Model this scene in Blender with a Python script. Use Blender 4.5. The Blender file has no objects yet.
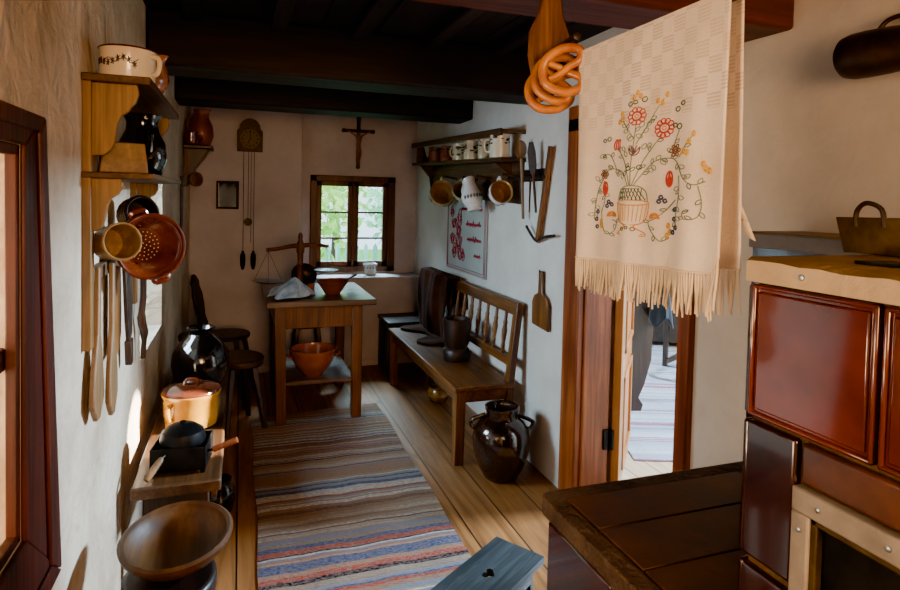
import bpy, bmesh, math, random
from mathutils import Vector, Matrix, Euler
PI = math.pi
sc = bpy.context.scene
COL = sc.collection
R = random.Random(7)

# ------------------------------------------------------------------ mesh helpers
def NB(): return bmesh.new()

def box(bm, x0, x1, y0, y1, z0, z1, m=0, M=None):
    vs = []
    for z in (z0, z1):
        for x, y in ((x0, y0), (x1, y0), (x1, y1), (x0, y1)):
            v = Vector((x, y, z))
            vs.append(bm.verts.new(M @ v if M else v))
    for idx in ((3, 2, 1, 0), (4, 5, 6, 7), (0, 1, 5, 4), (1, 2, 6, 5), (2, 3, 7, 6), (3, 0, 4, 7)):
        f = bm.faces.new([vs[i] for i in idx]); f.material_index = m
    return bm

def lathe(bm, prof, seg=32, M=None, m=0, sx=1.0, sy=1.0, smooth=True):
    rings = []
    for r, z in prof:
        if r < 1e-5:
            v = Vector((0, 0, z)); rings.append([bm.verts.new(M @ v if M else v)])
        else:
            ring = []
            for i in range(seg):
                a = 2 * PI * i / seg
                v = Vector((r * sx * math.cos(a), r * sy * math.sin(a), z))
                ring.append(bm.verts.new(M @ v if M else v))
            rings.append(ring)
    for a, b in zip(rings, rings[1:]):
        for i in range(seg):
            j = (i + 1) % seg
            if len(a) == 1 and len(b) == 1: continue
            if len(a) == 1: q = [a[0], b[j], b[i]]
            elif len(b) == 1: q = [a[i], a[j], b[0]]
            else: q = [a[i], a[j], b[j], b[i]]
            try:
                f = bm.faces.new(q); f.material_index = m; f.smooth = smooth
            except ValueError: pass
    return bm

def tube(bm, pts, r, seg=8, closed=False, m=0, M=None, flat=None):
    pts = [Vector(p) for p in pts]
    n = len(pts)
    rr = r if isinstance(r, (list, tuple)) else [r] * n
    rings = []
    up = None
    for i, p in enumerate(pts):
        if closed: t = pts[(i + 1) % n] - pts[i - 1]
        else: t = pts[min(i + 1, n - 1)] - pts[max(i - 1, 0)]
        if t.length < 1e-9: t = Vector((0, 0, 1))
        t.normalize()
        if up is None:
            up = Vector((0, 0, 1)) if abs(t.z) < 0.9 else Vector((1, 0, 0))
        s = t.cross(up)
        if s.length < 1e-6: s = t.cross(Vector((0, 1, 0.01)))
        s.normalize(); u = s.cross(t).normalized(); up = u
        ring = []
        for k in range(seg):
            a = 2 * PI * k / seg
            o = s * math.cos(a) * rr[i] + u * math.sin(a) * rr[i]
            v = p + o
            ring.append(bm.verts.new(M @ v if M else v))
        rings.append(ring)
    m_ = n if closed else n - 1
    for i in range(m_):
        a, b = rings[i], rings[(i + 1) % n]
        off = 0
        if closed and i == n - 1:
            best = 1e9
            for o in range(seg):
                d = (a[0].co - b[o].co).length
                if d < best: best, off = d, o
        for k in range(seg):
            f = bm.faces.new([a[k], a[(k + 1) % seg], b[(k + 1 + off) % seg], b[(k + off) % seg]])
            f.material_index = m; f.smooth = True
    if not closed:
        for ring in (rings[0], rings[-1]):
            f = bm.faces.new(ring if ring is rings[-1] else ring[::-1]); f.material_index = m
    return bm

def prism(bm, poly, d0, d1, axes='yz', m=0, M=None, skew=None):
    """poly in the plane named by axes, extruded along the third axis from d0 to d1"""
    third = ({'x', 'y', 'z'} - set(axes)).pop()
    def mk(a, b, d):
        c = {axes[0]: a, axes[1]: b, third: d}
        v = Vector((c['x'], c['y'], c['z']))
        return bm.verts.new(M @ v if M else v)
    A = [mk(a, b, d0) for a, b in poly]
    B = [mk(a, b, d1) for a, b in poly]
    n = len(poly)
    fs = [bm.faces.new(A[::-1]), bm.faces.new(B)]
    for i in range(n):
        fs.append(bm.faces.new([A[i], A[(i + 1) % n], B[(i + 1) % n], B[i]]))
    for f in fs: f.material_index = m
    return bm

def grid(bm, nu, nv, fn, m=0, smooth=True):
    vs = [[bm.verts.new(fn(i / nu, j / nv)) for j in range(nv + 1)] for i in range(nu + 1)]
    for i in range(nu):
        for j in range(nv):
            f = bm.faces.new([vs[i][j], vs[i + 1][j], vs[i + 1][j + 1], vs[i][j + 1]])
            f.smooth = smooth; f.material_index = m
    return bm

def wall_boxes(bm, axis, d0, d1, a0, a1, z0, z1, holes):
    """solid wall between d0..d1 with rectangular holes (a0,a1,z0,z1) cut right through"""
    As = sorted({a0, a1} | {h[0] for h in holes} | {h[1] for h in holes})
    Zs = sorted({z0, z1} | {h[2] for h in holes} | {h[3] for h in holes})
    def q(pts):
        bm.faces.new([bm.verts.new(p) for p in pts])
    def co(d, a, z): return Vector((d, a, z)) if axis == 'x' else Vector((a, d, z))
    for i in range(len(As) - 1):
        for j in range(len(Zs) - 1):
            p, r, s, t = As[i], As[i + 1], Zs[j], Zs[j + 1]
            if any(h[0] <= p and r <= h[1] and h[2] <= s and t <= h[3] for h in holes): continue
            for d in (d0, d1): q([co(d, p, s), co(d, r, s), co(d, r, t), co(d, p, t)])
    def rim(p, r, s, t):
        q([co(d0, p, s), co(d1, p, s), co(d1, r, s), co(d0, r, s)])
        q([co(d0, p, t), co(d1, p, t), co(d1, r, t), co(d0, r, t)])
        q([co(d0, p, s), co(d1, p, s), co(d1, p, t), co(d0, p, t)])
        q([co(d0, r, s), co(d1, r, s), co(d1, r, t), co(d0, r, t)])
    rim(a0, a1, z0, z1)
    for h in holes: rim(*h)
    bmesh.ops.remove_doubles(bm, verts=bm.verts, dist=1e-5)
    return bm

def obj(name, bm, mats, parent=None, loc=(0, 0, 0), rot=(0, 0, 0), bevel=0, sharp=35, subsurf=0, solid=0, seg=2):
    bmesh.ops.recalc_face_normals(bm, faces=bm.faces)
    me = bpy.data.meshes.new(name); bm.to_mesh(me); bm.free()
    for m in (mats if isinstance(mats, (list, tuple)) else [mats]): me.materials.append(m)
    for p in me.polygons: p.use_smooth = True
    me.set_sharp_from_angle(angle=math.radians(sharp))
    o = bpy.data.objects.new(name, me); COL.objects.link(o)
    o.location = loc; o.rotation_euler = rot
    if parent: o.parent = parent
    if solid:
        md = o.modifiers.new('thickness', 'SOLIDIFY'); md.thickness = solid; md.offset = 0
    if bevel:
        md = o.modifiers.new('edges', 'BEVEL'); md.width = bevel; md.segments = seg; md.limit_method = 'ANGLE'
        md.angle_limit = math.radians(40); md.harden_normals = False
    if subsurf:
        md = o.modifiers.new('smooth', 'SUBSURF'); md.levels = subsurf; md.render_levels = subsurf
    return o

def tag(o, label, cat, group=None, kind=None):
    o['label'] = label; o['category'] = cat
    if group: o['group'] = group
    if kind: o['kind'] = kind
    return o

def thing(name, label, cat, loc=(0, 0, 0), rot=(0, 0, 0), group=None):
    o = bpy.data.objects.new(name, None); COL.objects.link(o)
    o.empty_display_size = .1
    o.location = loc; o.rotation_euler = rot
    return tag(o, label, cat, group)

def struct(name, bm=None, m=None, **k):
    if bm is None:
        o = bpy.data.objects.new(name, None); COL.objects.link(o)
        o.location = k.get('loc', (0, 0, 0))
    else: o = obj(name, bm, m, **k)
    o['kind'] = 'structure'
    return o

def Tm(x=0, y=0, z=0): return Matrix.Translation((x, y, z))
def Rm(a, ax): return Matrix.Rotation(a, 4, ax)
def align(p, d):
    """matrix placing local +Z along d at p"""
    return Tm(*p) @ Vector(d).to_track_quat('Z', 'Y').to_matrix().to_4x4()

def spline(pts, n=6, closed=False):
    pts = [Vector(p) for p in pts]; out = []
    N = len(pts)
    rng = range(N if closed else N - 1)
    for i in rng:
        if closed: p0, p1, p2, p3 = pts[i - 1], pts[i], pts[(i + 1) % N], pts[(i + 2) % N]
        else: p0, p1, p2, p3 = pts[max(i - 1, 0)], pts[i], pts[i + 1], pts[min(i + 2, N - 1)]
        for k in range(n):
            t = k / n
            out.append(.5 * ((2 * p1) + (p2 - p0) * t + (2 * p0 - 5 * p1 + 4 * p2 - p3) * t * t + (3 * p1 - p0 - 3 * p2 + p3) * t ** 3))
    if not closed: out.append(pts[-1])
    return out

# ------------------------------------------------------------------ materials
def srgb(h):
    h = h.lstrip('#'); v = [int(h[i:i + 2], 16) / 255 for i in (0, 2, 4)]
    return tuple((c / 12.92 if c <= .04045 else ((c + .055) / 1.055) ** 2.4) for c in v) + (1,)

class NT:
    def __init__(s, name):
        s.mat = bpy.data.materials.new(name); s.mat.use_nodes = True
        s.t = s.mat.node_tree; s.b = s.t.nodes['Principled BSDF']
    def n(s, ty, **k):
        nd = s.t.nodes.new(ty)
        for a, v in k.items():
            if a.startswith('i_'): nd.inputs[a[2:].replace('_', ' ')].default_value = v
            else: setattr(nd, a, v)
        return nd
    def l(s, a, b): s.t.links.new(a, b)
    def coords(s, scale=(1, 1, 1), kind='Object'):
        tc = s.n('ShaderNodeTexCoord'); mp = s.n('ShaderNodeMapping'); mp.inputs['Scale'].default_value = scale
        s.l(tc.outputs[kind], mp.inputs['Vector']); return mp.outputs['Vector']
    def noise(s, vec, scale, detail=4, rough=.55, dist=0):
        nd = s.n('ShaderNodeTexNoise'); nd.inputs['Scale'].default_value = scale; nd.inputs['Detail'].default_value = detail
        nd.inputs['Roughness'].default_value = rough; nd.inputs['Distortion'].default_value = dist
        s.l(vec, nd.inputs['Vector']); return nd.outputs['Fac']
    def ramp(s, fac, stops, interp='LINEAR'):
        r = s.n('ShaderNodeValToRGB'); cr = r.color_ramp; cr.interpolation = interp
        while len(cr.elements) > 1: cr.elements.remove(cr.elements[-1])
        cr.elements[0].position, cr.elements[0].color = stops[0]
        for p, c in stops[1:]:
            e = cr.elements.new(p); e.color = c
        s.l(fac, r.inputs['Fac']); return r.outputs['Color']
    def mix(s, fac, a, b, blend='MIX'):
        m = s.n('ShaderNodeMix', data_type='RGBA', blend_type=blend)
        for inp, v in ((m.inputs[0], fac), (m.inputs[6], a), (m.inputs[7], b)):
            if hasattr(v, 'is_linked') or hasattr(v, 'links'): s.l(v, inp)
            else: inp.default_value = v
        return m.outputs[2]
    def math(s, op, a, b=0.0, c=0.0):
        m = s.n('ShaderNodeMath', operation=op)
        for inp, v in zip(m.inputs, (a, b, c)):
            if hasattr(v, 'links'): s.l(v, inp)
            else: inp.default_value = v
        return m.outputs[0]
    def bump(s, h, strength=.3, dist=.01):
        b = s.n('ShaderNodeBump'); b.inputs['Strength'].default_value = strength; b.inputs['Distance'].default_value = dist
        s.l(h, b.inputs['Height']); s.l(b.outputs['Normal'], s.b.inputs['Normal'])
    def col(s, c):
        if hasattr(c, 'links'): s.l(c, s.b.inputs['Base Color'])
        else: s.b.inputs['Base Color'].default_value = c
    def set(s, **k):
        for a, v in k.items(): s.b.inputs[a.replace('_', ' ')].default_value = v
        return s

def wood(name, c1, c2, axis='Y', scale=1., rough=.5, bump=.25, spec=.4, worn=None):
    t = NT(name)
    s = [17 * scale] * 3; s['XYZ'.index(axis)] = 1.3 * scale
    v = t.coords(tuple(s))
    g = t.noise(v, 1.0, 5, .6, .6)
    s2 = [90 * scale] * 3; s2['XYZ'.index(axis)] = 3 * scale
    g2 = t.noise(t.coords(tuple(s2)), 1.0, 3, .6)
    big = t.noise(t.coords(), 5 * scale, 3)
    c = t.ramp(g, [(.36, srgb(c1)), (.62, srgb(c2))])
    c = t.mix(t.math('MULTIPLY', t.ramp(g2, [(.4, (0, 0, 0, 1)), (.65, (1, 1, 1, 1))]), .6), c, srgb(c1))
    c = t.mix(t.ramp(big, [(.35, (0, 0, 0, 1)), (.75, (1, 1, 1, 1))]), c, t.mix(.55, c, srgb(worn or c1)))
    t.col(c)
    rr = t.n('ShaderNodeMapRange'); t.l(g2, rr.inputs[0]); rr.inputs[3].default_value = max(rough - .12, .05); rr.inputs[4].default_value = rough + .15
    t.l(rr.outputs[0], t.b.inputs['Roughness'])
    t.set(Specular_IOR_Level=spec)
    t.bump(t.math('ADD', g, t.math('MULTIPLY', g2, .5)), bump, .004)
    return t.mat

def plaster(name, c1, c2, bump=.5, sc_=1., rough=.9):
    t = NT(name); v = t.coords()
    a = t.noise(v, 2.2 * sc_, 5, .6); b = t.noise(v, 26 * sc_, 5, .6); c = t.noise(v, 7 * sc_, 4, .5, 1.)
    col = t.ramp(a, [(.3, srgb(c1)), (.68, srgb(c2))])
    col = t.mix(t.math('MULTIPLY', t.ramp(b, [(.45, (0, 0, 0, 1)), (.8, (1, 1, 1, 1))]), .25), col, srgb(c1))
    t.col(col); t.set(Roughness=rough, Specular_IOR_Level=.25)
    h = t.math('ADD', t.math('MULTIPLY', c, 1.6), t.math('MULTIPLY', b, .45))
    t.bump(h, bump, .02)
    return t.mat

def glaze(name, c1, c2, rough=.15, scale=12, coat=.6, bump=.05, spots=None, metallic=0.):
    t = NT(name); v = t.coords()
    a = t.noise(v, scale, 4, .6)
    c = t.ramp(a, [(.35, srgb(c1)), (.7, srgb(c2))])
    if spots:
        b = t.noise(v, spots[1], 2, .5)
        c = t.mix(t.ramp(b, [(spots[2], (0, 0, 0, 1)), (spots[2] + .04, (1, 1, 1, 1))]), c, srgb(spots[0]))
    t.col(c); t.set(Roughness=rough, Coat_Weight=coat, Coat_Roughness=.06, Metallic=metallic)
    t.bump(a, bump, .01)
    return t.mat

def flat(name, c, rough=.6, metallic=0., spec=.5, emit=None):
    t = NT(name); v = t.coords()
    a = t.noise(v, 40, 3)
    k = srgb(c)
    t.col(t.mix(a, tuple(x * .82 for x in k[:3]) + (1,), tuple(min(1, x * 1.12) for x in k[:3]) + (1,)))
    t.set(Roughness=rough, Metallic=metallic, Specular_IOR_Level=spec)
    return t.mat

def metal(name, c1, c2, rough=.4, scale=18, metallic=.9, bump=.15):
    t = NT(name); v = t.coords()
    a = t.noise(v, scale, 5, .65)
    t.col(t.ramp(a, [(.3, srgb(c1)), (.7, srgb(c2))])); t.set(Metallic=metallic)
    rr = t.n('ShaderNodeMapRange'); t.l(a, rr.inputs[0]); rr.inputs[3].default_value = rough - .1; rr.inputs[4].default_value = rough + .2
    t.l(rr.outputs[0], t.b.inputs['Roughness']); t.bump(a, bump, .005)
    return t.mat

def cloth(name, c1, c2, scale=300, bump=.3, big=6):
    t = NT(name); v = t.coords()
    a = t.noise(v, scale, 2); b = t.noise(v, big, 4)
    c = t.ramp(b, [(.3, srgb(c1)), (.7, srgb(c2))])
    t.col(t.mix(t.math('MULTIPLY', a, .3), c, srgb(c1))); t.set(Roughness=.95, Specular_IOR_Level=.15, Sheen_Weight=.25)
    t.bump(a, bump, .003)
    return t.mat

M = {}
M['wall_l'] = plaster('plaster_left', '#a08a70', '#dccbb4', .7)
M['wall_r'] = plaster('plaster_right', '#c8bfb2', '#ddd7cd', .16)
M['wall_f'] = plaster('plaster_far', '#aba3a4', '#c8bfbf', .2)
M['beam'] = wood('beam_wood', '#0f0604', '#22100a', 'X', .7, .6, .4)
M['beam_warmlit'] = wood('warmlit_beam_wood', '#3a170b', '#6b2c12', 'X', .7, .5, .4)  # beam wood made paler and redder, warm light put into its colour
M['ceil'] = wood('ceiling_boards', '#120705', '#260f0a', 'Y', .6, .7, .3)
M['door_red'] = wood('door_post_wood', '#5f2a0e', '#b8622a', 'Z', .8, .4, .45, .5, '#6a2c10')
M['door_leaf'] = wood('door_leaf_wood', '#8a4f22', '#b5783c', 'Z', .7, .35, .2, .5)
M['frame_l'] = wood('window_casing_wood', '#2c1009', '#5a2413', 'Z', .9, .5, .4, .5)
M['pine'] = wood('aged_pine', '#5a3d1b', '#98713a', 'Z', .9, .5, .2, .4)
M['pine_d'] = wood('dark_pine', '#3f2913', '#6b4a26', 'Y', .9, .55, .25, .4)
M['table'] = wood('table_wood', '#3e1f0d', '#7d4820', 'Z', .9, .42, .3, .5, '#2a140a')
M['tabletop'] = wood('tabletop_wood', '#4a3526', '#7c6350', 'X', .8, .3, .3, .6)
M['settle'] = wood('settle_wood', '#44260e', '#8a5424', 'Y', .9, .4, .25, .5)
M['settle_z'] = wood('settle_leg_wood', '#502c0f', '#96602a', 'Z', .9, .4, .25, .5)
M['dark'] = wood('dark_wood', '#1a100a', '#3a2416', 'Y', .9, .4, .25, .5)
M['dark_z'] = wood('dark_wood_upright', '#1e120a', '#472b18', 'Z', .9, .4, .25, .5)
M['stool'] = wood('stool_wood', '#2c190d', '#5a3a22', 'X', .9, .38, .25, .5)
M['bench'] = wood('bench_wood', '#352110', '#704b2b', 'Y', .9, .38, .3, .5, '#3a2212')
M['bowl_w'] = wood('bowl_wood', '#332210', '#60401f', 'Y', .6, .5, .2, .35, '#5a3616')
M['spoon'] = wood('spoon_wood', '#5c4126', '#937047', 'Z', 1., .5, .2, .4)
M['greywood'] = wood('grey_green_wood', '#1e2527', '#464f53', 'X', .8, .3, .3, .5)
M['shelfwood'] = wood('plate_rack_wood', '#362312', '#664424', 'Y', .9, .45, .25, .5)
M['ochre_wood'] = wood('ochre_wood', '#6b4a1e', '#a57c3c', 'Y', .8, .5, .2, .4)
M['amber'] = glaze('amber_glaze', '#7a4312', '#a8641f', .2, 10, .6)
M['mirror_glass'] = flat('mirror_glass', '#e8eef2', .12, 1.)
M['iron'] = metal('black_iron', '#0c0c0c', '#23211f', .45, 20, .7)
M['iron_dark'] = metal('rusty_iron', '#1d140e', '#463222', .45, 20, .35)
M['pan'] = metal('pan_iron', '#2a1f12', '#6b5226', .5, 14, .35)
M['plate'] = metal('stove_plate_iron', '#28180f', '#5e3d26', .42, 9, .15, .15)
M['galv'] = metal('pale_sheet_metal', '#7c746a', '#aca294', .42, 8, .2, .08)
M['brass'] = metal('aged_brass', '#2a2012', '#5c4824', .5, 18, .5)
M['steel'] = metal('scale_pan_metal', '#7d8890', '#aab4ba', .3, 10, .9, .05)
M['jug_black'] = glaze('black_glaze', '#0e0907', '#1c100b', .12, 8, .8, .1)
M['jar_brown'] = glaze('dark_brown_glaze', '#1a0e08', '#33190d', .16, 10, .8, .12, ('#5c4632', 90, .66))
M['redbrown'] = glaze('redbrown_glaze', '#4a1a0b', '#702e12', .2, 10, .7)
M['bowl_o'] = glaze('terracotta_glaze', '#84401e', '#a65a2e', .22, 8, .6)
M['terracotta'] = glaze('rough_terracotta', '#6e3318', '#8c4722', .45, 8, .2)
M['mustard'] = glaze('mustard_enamel', '#99630f', '#ba851f', .22, 9, .6)
M['lid'] = glaze('brown_lid_glaze', '#4a2213', '#6b3320', .16, 9, .7)
M['cream'] = glaze('cream_enamel', '#d6c5a6', '#e6d8bd', .2, 6, .6)
M['creamware'] = glaze('cream_pottery', '#a8946c', '#c9b690', .25, 7, .5)
M['whiteware'] = glaze('white_pottery', '#cbc8c0', '#e2e0da', .25, 7, .5)
M['inner'] = glaze('brown_inner_glaze', '#8a6238', '#ac844f', .3, 7, .4)
M['decor'] = flat('dark_painted_decor', '#2c2119', .4)
M['decor_b'] = flat('blue_grey_decor', '#39414c', .4)
M['tile'] = glaze('oxblood_tile', '#3c1205', '#74290b', .13, 3, .9, .015)
M['tile2'] = glaze('purple_brown_tile', '#1d0a0c', '#35130f', .2, 6, .7, .08)
M['tile3'] = glaze('worn_brown_tile', '#371a0c', '#613317', .3, 10, .5, .12)
M['mortar'] = plaster('stove_mortar', '#3a2a1c', '#6e5639', .7, 3)
M['slab'] = plaster('stove_slab', '#a08a6c', '#cdb896', .25, 1.5, .5)
M['slabtop'] = plaster('stove_slab_top', '#6a5030', '#94744a', .3, 2., .5)
M['lowrim'] = plaster('low_stove_rim', '#2e2119', '#5e4c3c', .6, 4, .6)
M['pretzel'] = glaze('pretzel_crust', '#8f4209', '#d68d2c', .4, 11, .25, .15)
M['shawl'] = cloth('brown_wool', '#2e170a', '#5a311a', 200, .3, 5)
M['shawl'].node_tree.nodes['Principled BSDF'].inputs['Sheen Weight'].default_value = 0.
M['blackcloth'] = cloth('black_wool', '#0d1014', '#1c2228', 200, .5, 9)
M['bluelit_cloth'] = cloth('window_blue_cloth', '#6f93b8', '#c6dcf0', 90, .3, 14)  # pale cloth, blue window light put into its colour
M['fringe'] = cloth('fringe_thread', '#cfbea4', '#efe3cd', 300, .3)
M['rope'] = flat('cord', '#4a3c2c', .9)
M['soil'] = flat('dark_soil', '#1a140e', .95)

def floor_mat(name, c1, c2, width=.2):
    t = NT(name); tc = t.n('ShaderNodeTexCoord'); sp = t.n('ShaderNodeSeparateXYZ'); t.l(tc.outputs['Object'], sp.inputs[0])
    u = t.math('DIVIDE', sp.outputs['X'], width)
    idx = t.math('FLOOR', u); fr = t.math('FRACT', u)
    wn = t.n('ShaderNodeTexWhiteNoise', noise_dimensions='1D'); t.l(idx, wn.inputs['W'])
    cb = t.n('ShaderNodeCombineXYZ'); t.l(sp.outputs['X'], cb.inputs[0]); t.l(t.math('ADD', sp.outputs['Y'], t.math('MULTIPLY', wn.outputs['Value'], 7.)), cb.inputs[1]); t.l(sp.outputs['Z'], cb.inputs[2])
    mp = t.n('ShaderNodeMapping'); mp.inputs['Scale'].default_value = (16, 1.2, 16); t.l(cb.outputs[0], mp.inputs['Vector'])
    g = t.noise(mp.outputs[0], 1., 5, .6, 1.2)
    mp2 = t.n('ShaderNodeMapping'); mp2.inputs['Scale'].default_value = (5, 2.2, 5); t.l(cb.outputs[0], mp2.inputs['Vector'])
    k = t.noise(mp2.outputs[0], 1.3, 2, .5)
    c = t.ramp(g, [(.3, srgb(c1)), (.7, srgb(c2))])
    c = t.mix(t.math('MULTIPLY', wn.outputs['Value'], .35), c, srgb(c1))
    c = t.mix(t.ramp(k, [(.66, (0, 0, 0, 1)), (.78, (.7, .7, .7, 1))]), c, tuple(x * .35 for x in srgb(c1)[:3]) + (1,))
    seam = t.math('LESS_THAN', t.math('MINIMUM', fr, t.math('SUBTRACT', 1., fr)), .018)
    c = t.mix(seam, c, (.012, .007, .004, 1))
    t.col(c); t.set(Roughness=.4, Specular_IOR_Level=.45)
    t.bump(t.math('SUBTRACT', g, t.math('MULTIPLY', seam, 2.)), .25, .004)
    return t.mat
M['floor'] = floor_mat('pine_floorboards', '#683c1c', '#b27a45')
M['floor2'] = floor_mat('pale_floorboards', '#a58a6a', '#d0b899', .16)

def rug_mat(name, palette, seed, base=34.):
    t = NT(name); tc = t.n('ShaderNodeTexCoord'); sp = t.n('ShaderNodeSeparateXYZ'); t.l(tc.outputs['Object'], sp.inputs[0])
    wob = t.noise(tc.outputs['Object'], 9, 2)
    y = t.math('ADD', sp.outputs['Y'], t.math('MULTIPLY', wob, .014))
    def band(freq, off):
        w = t.math('FLOOR', t.math('MULTIPLY', y, freq))
        n = t.n('ShaderNodeTexWhiteNoise', noise_dimensions='1D'); t.l(t.math('ADD', w, off), n.inputs['W']); return n.outputs['Value']
    st = [(i / len(palette), srgb(c)) for i, c in enumerate(palette)]
    c1 = t.ramp(band(base, seed), st, 'CONSTANT'); c2 = t.ramp(band(base * 2.7, seed + 3), st, 'CONSTANT')
    c = t.mix(t.math('GREATER_THAN', band(base * .5, seed + 9), .42), c1, c2)
    mp = t.n('ShaderNodeMapping'); mp.inputs['Scale'].default_value = (48, 150, 1); t.l(tc.outputs['Object'], mp.inputs['Vector'])
    sp2 = t.noise(mp.outputs[0], 1., 2, .6)
    c3 = t.ramp(t.noise(mp.outputs[0], 1.7, 1, .5), [(i / len(palette) * .5 + .25, srgb(k)) for i, k in enumerate(palette[::-1])], 'CONSTANT')
    c = t.mix(t.math('MULTIPLY', t.ramp(sp2, [(.44, (0, 0, 0, 1)), (.52, (1, 1, 1, 1))]), .55), c, c3)
    t.col(c); t.set(Roughness=.95, Specular_IOR_Level=.1)
    t.bump(t.math('ADD', sp2, t.math('MULTIPLY', wob, 2.)), .7, .006)
    return t.mat
M['rug'] = rug_mat('rag_weave', ['#d6c4ab', '#b08a68', '#a3917e', '#e0d6c8', '#c2543c', '#80695a', '#c0a98c', '#1c1a20', '#8d94a4', '#d8a08a', '#b5a188', '#4a5f84', '#eae0d0', '#b98c6c', '#cdbca6', '#94a0ac'], 3.)
M['rug2'] = rug_mat('pale_rag_weave', ['#c7ccd2', '#b8bfca', '#d8dadc', '#9fa9ba', '#c9c2c4', '#b0b8c6', '#a84a5a', '#d2d6da', '#c0c8d2', '#8894aa'], 31., 26.)

def towel_mat():
    t = NT('damask_linen'); tc = t.n('ShaderNodeTexCoord'); sp = t.n('ShaderNodeSeparateXYZ'); t.l(tc.outputs['Object'], sp.inputs[0])
    y, z = sp.outputs['Y'], sp.outputs['Z']
    P_ = .032
    a = t.math('FLOOR', t.math('DIVIDE', y, P_)); b = t.math('FLOOR', t.math('DIVIDE', z, P_))
    chk = t.math('MODULO', t.math('ABSOLUTE', t.math('ADD', a, b)), 2.)
    fine = t.math('GREATER_THAN', t.math('FRACT', t.math('DIVIDE', z, .0065)), .35)
    up = t.math('GREATER_THAN', z, -.19)
    n = t.noise(tc.outputs['Object'], 220, 2); big = t.noise(tc.outputs['Object'], 7, 3)
    base = t.ramp(big, [(.3, srgb('#e2d6c6')), (.7, srgb('#f3eadf'))])
    k = t.math('MULTIPLY', t.math('MULTIPLY', chk, fine), t.math('MULTIPLY', up, t.math('MULTIPLY', big, .62)))
    c = t.mix(k, base, srgb('#927a5e'))
    c = t.mix(t.math('MULTIPLY', n, .25), c, srgb('#b39a78'))
    t.col(c); t.set(Roughness=.9, Specular_IOR_Level=.15, Sheen_Weight=.2)
    t.bump(t.math('ADD', n, t.math('MULTIPLY', big, 3.)), .35, .004)
    return t.mat
M['towel'] = towel_mat()

def glass_mat(name, tint='#dfe8ea', fac=.1, rough=.02):
    t = NT(name)
    tr = t.n('ShaderNodeBsdfTransparent'); tr.inputs[0].default_value = srgb(tint)
    gl = t.n('ShaderNodeBsdfGlossy'); gl.inputs['Roughness'].default_value = rough
    mx = t.n('ShaderNodeMixShader'); mx.inputs[0].default_value = fac
    t.l(tr.outputs[0], mx.inputs[1]); t.l(gl.outputs[0], mx.inputs[2])
    t.l(mx.outputs[0], t.t.nodes['Material Output'].inputs['Surface'])
    return t.mat
M['glass'] = glass_mat('window_glass')
M['glassware'] = glass_mat('blue_glass', '#b9d3e6', .3, .05)

def leaf_mat(name, c1, c2):
    t = NT(name); v = t.coords()
    t.col(t.ramp(t.noise(v, 6, 3), [(.35, srgb(c1)), (.65, srgb(c2))])); t.set(Roughness=.5)
    tr = t.n('ShaderNodeBsdfTranslucent'); tr.inputs[0].default_value = srgb(c2)
    mx = t.n('ShaderNodeMixShader'); mx.inputs[0].default_value = .45
    t.l(t.b.outputs[0], mx.inputs[1]); t.l(tr.outputs[0], mx.inputs[2])
    t.l(mx.outputs[0], t.t.nodes['Material Output'].inputs['Surface'])
    return t.mat
M['leaf'] = leaf_mat('sunlit_leaves', '#6fae4c', '#c4e88a')
M['leaf2'] = leaf_mat('bluish_leaves', '#6fb894', '#bdf0d4')
M['grass'] = leaf_mat('lawn', '#4a8a34', '#8fc860')
M['fence'] = wood('fence_wood', '#3f7f70', '#76b5a4', 'Z', .8, .7)
#==SETTING==
XL, XR, YF, YR = -.39, 1.59, 5.28, 5.55
CZ = 2.30
# ------------------------------------------------------------------ room shell
struct('floor', box(NB(), -.95, 1.72, -1.7, 5.75, -.06, 0), M['floor'])
b = NB(); wall_boxes(b, 'x', -.95, XL, -1.7, 5.75, 0, CZ, [(.45, 1.33, .83, 1.585), (2.77, 3.5, .80, 1.70)])
struct('wall_left', b, M['wall_l'])
b = NB(); wall_boxes(b, 'x', XR, 1.85, -1.7, 5.75, 0, CZ, [(1.836, 2.55, 0, 1.92)])
struct('wall_right', b, M['wall_r'])
# far wall: plain left part, deep window niche on the right above a sill ledge
b = NB()
box(b, XL, .5, YF, 5.75, 0, CZ)
box(b, .5, XR, YF, 5.54, 0, .795)
struct('wall_far', b, M['wall_f'], bevel=.012)
b = NB()
wall_boxes(b, 'y', YR, 5.75,   .5, XR + .02, 0, CZ, [(.60, 1.385, .815, 1.70)])
struct('wall_niche', b, M['wall_f'], bevel=.012)
struct('wall_back', box(NB(), -.95, 1.85, -1.8, -1.7, 0, CZ), M['wall_l'])
b = NB()
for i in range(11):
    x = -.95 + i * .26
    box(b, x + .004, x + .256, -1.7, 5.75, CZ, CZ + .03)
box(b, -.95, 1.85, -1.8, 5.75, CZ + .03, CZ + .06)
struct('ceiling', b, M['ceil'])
for k, (y0, y1, z0, z1, mt) in enumerate([(1.40, 1.62, 2.045, CZ, 'beam_warmlit'), (2.88, 3.14, 2.06, CZ, 'beam'), (4.08, 4.34, 2.08, 2.26, 'beam')]):
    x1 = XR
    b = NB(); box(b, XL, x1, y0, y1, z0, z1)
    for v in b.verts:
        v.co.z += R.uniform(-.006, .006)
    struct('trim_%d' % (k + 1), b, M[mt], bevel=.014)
k = 4
for x in (-.2, .16, .52, .88, 1.24):
    for y0, y1 in ((1.62, 2.88), (3.14, 5.28)):
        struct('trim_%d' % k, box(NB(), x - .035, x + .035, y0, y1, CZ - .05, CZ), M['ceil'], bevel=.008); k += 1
struct('baseboard_far', box(NB(), XL, XR, YF - .015, YF, 0, .05), M['wall_f'], bevel=.004)

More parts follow.
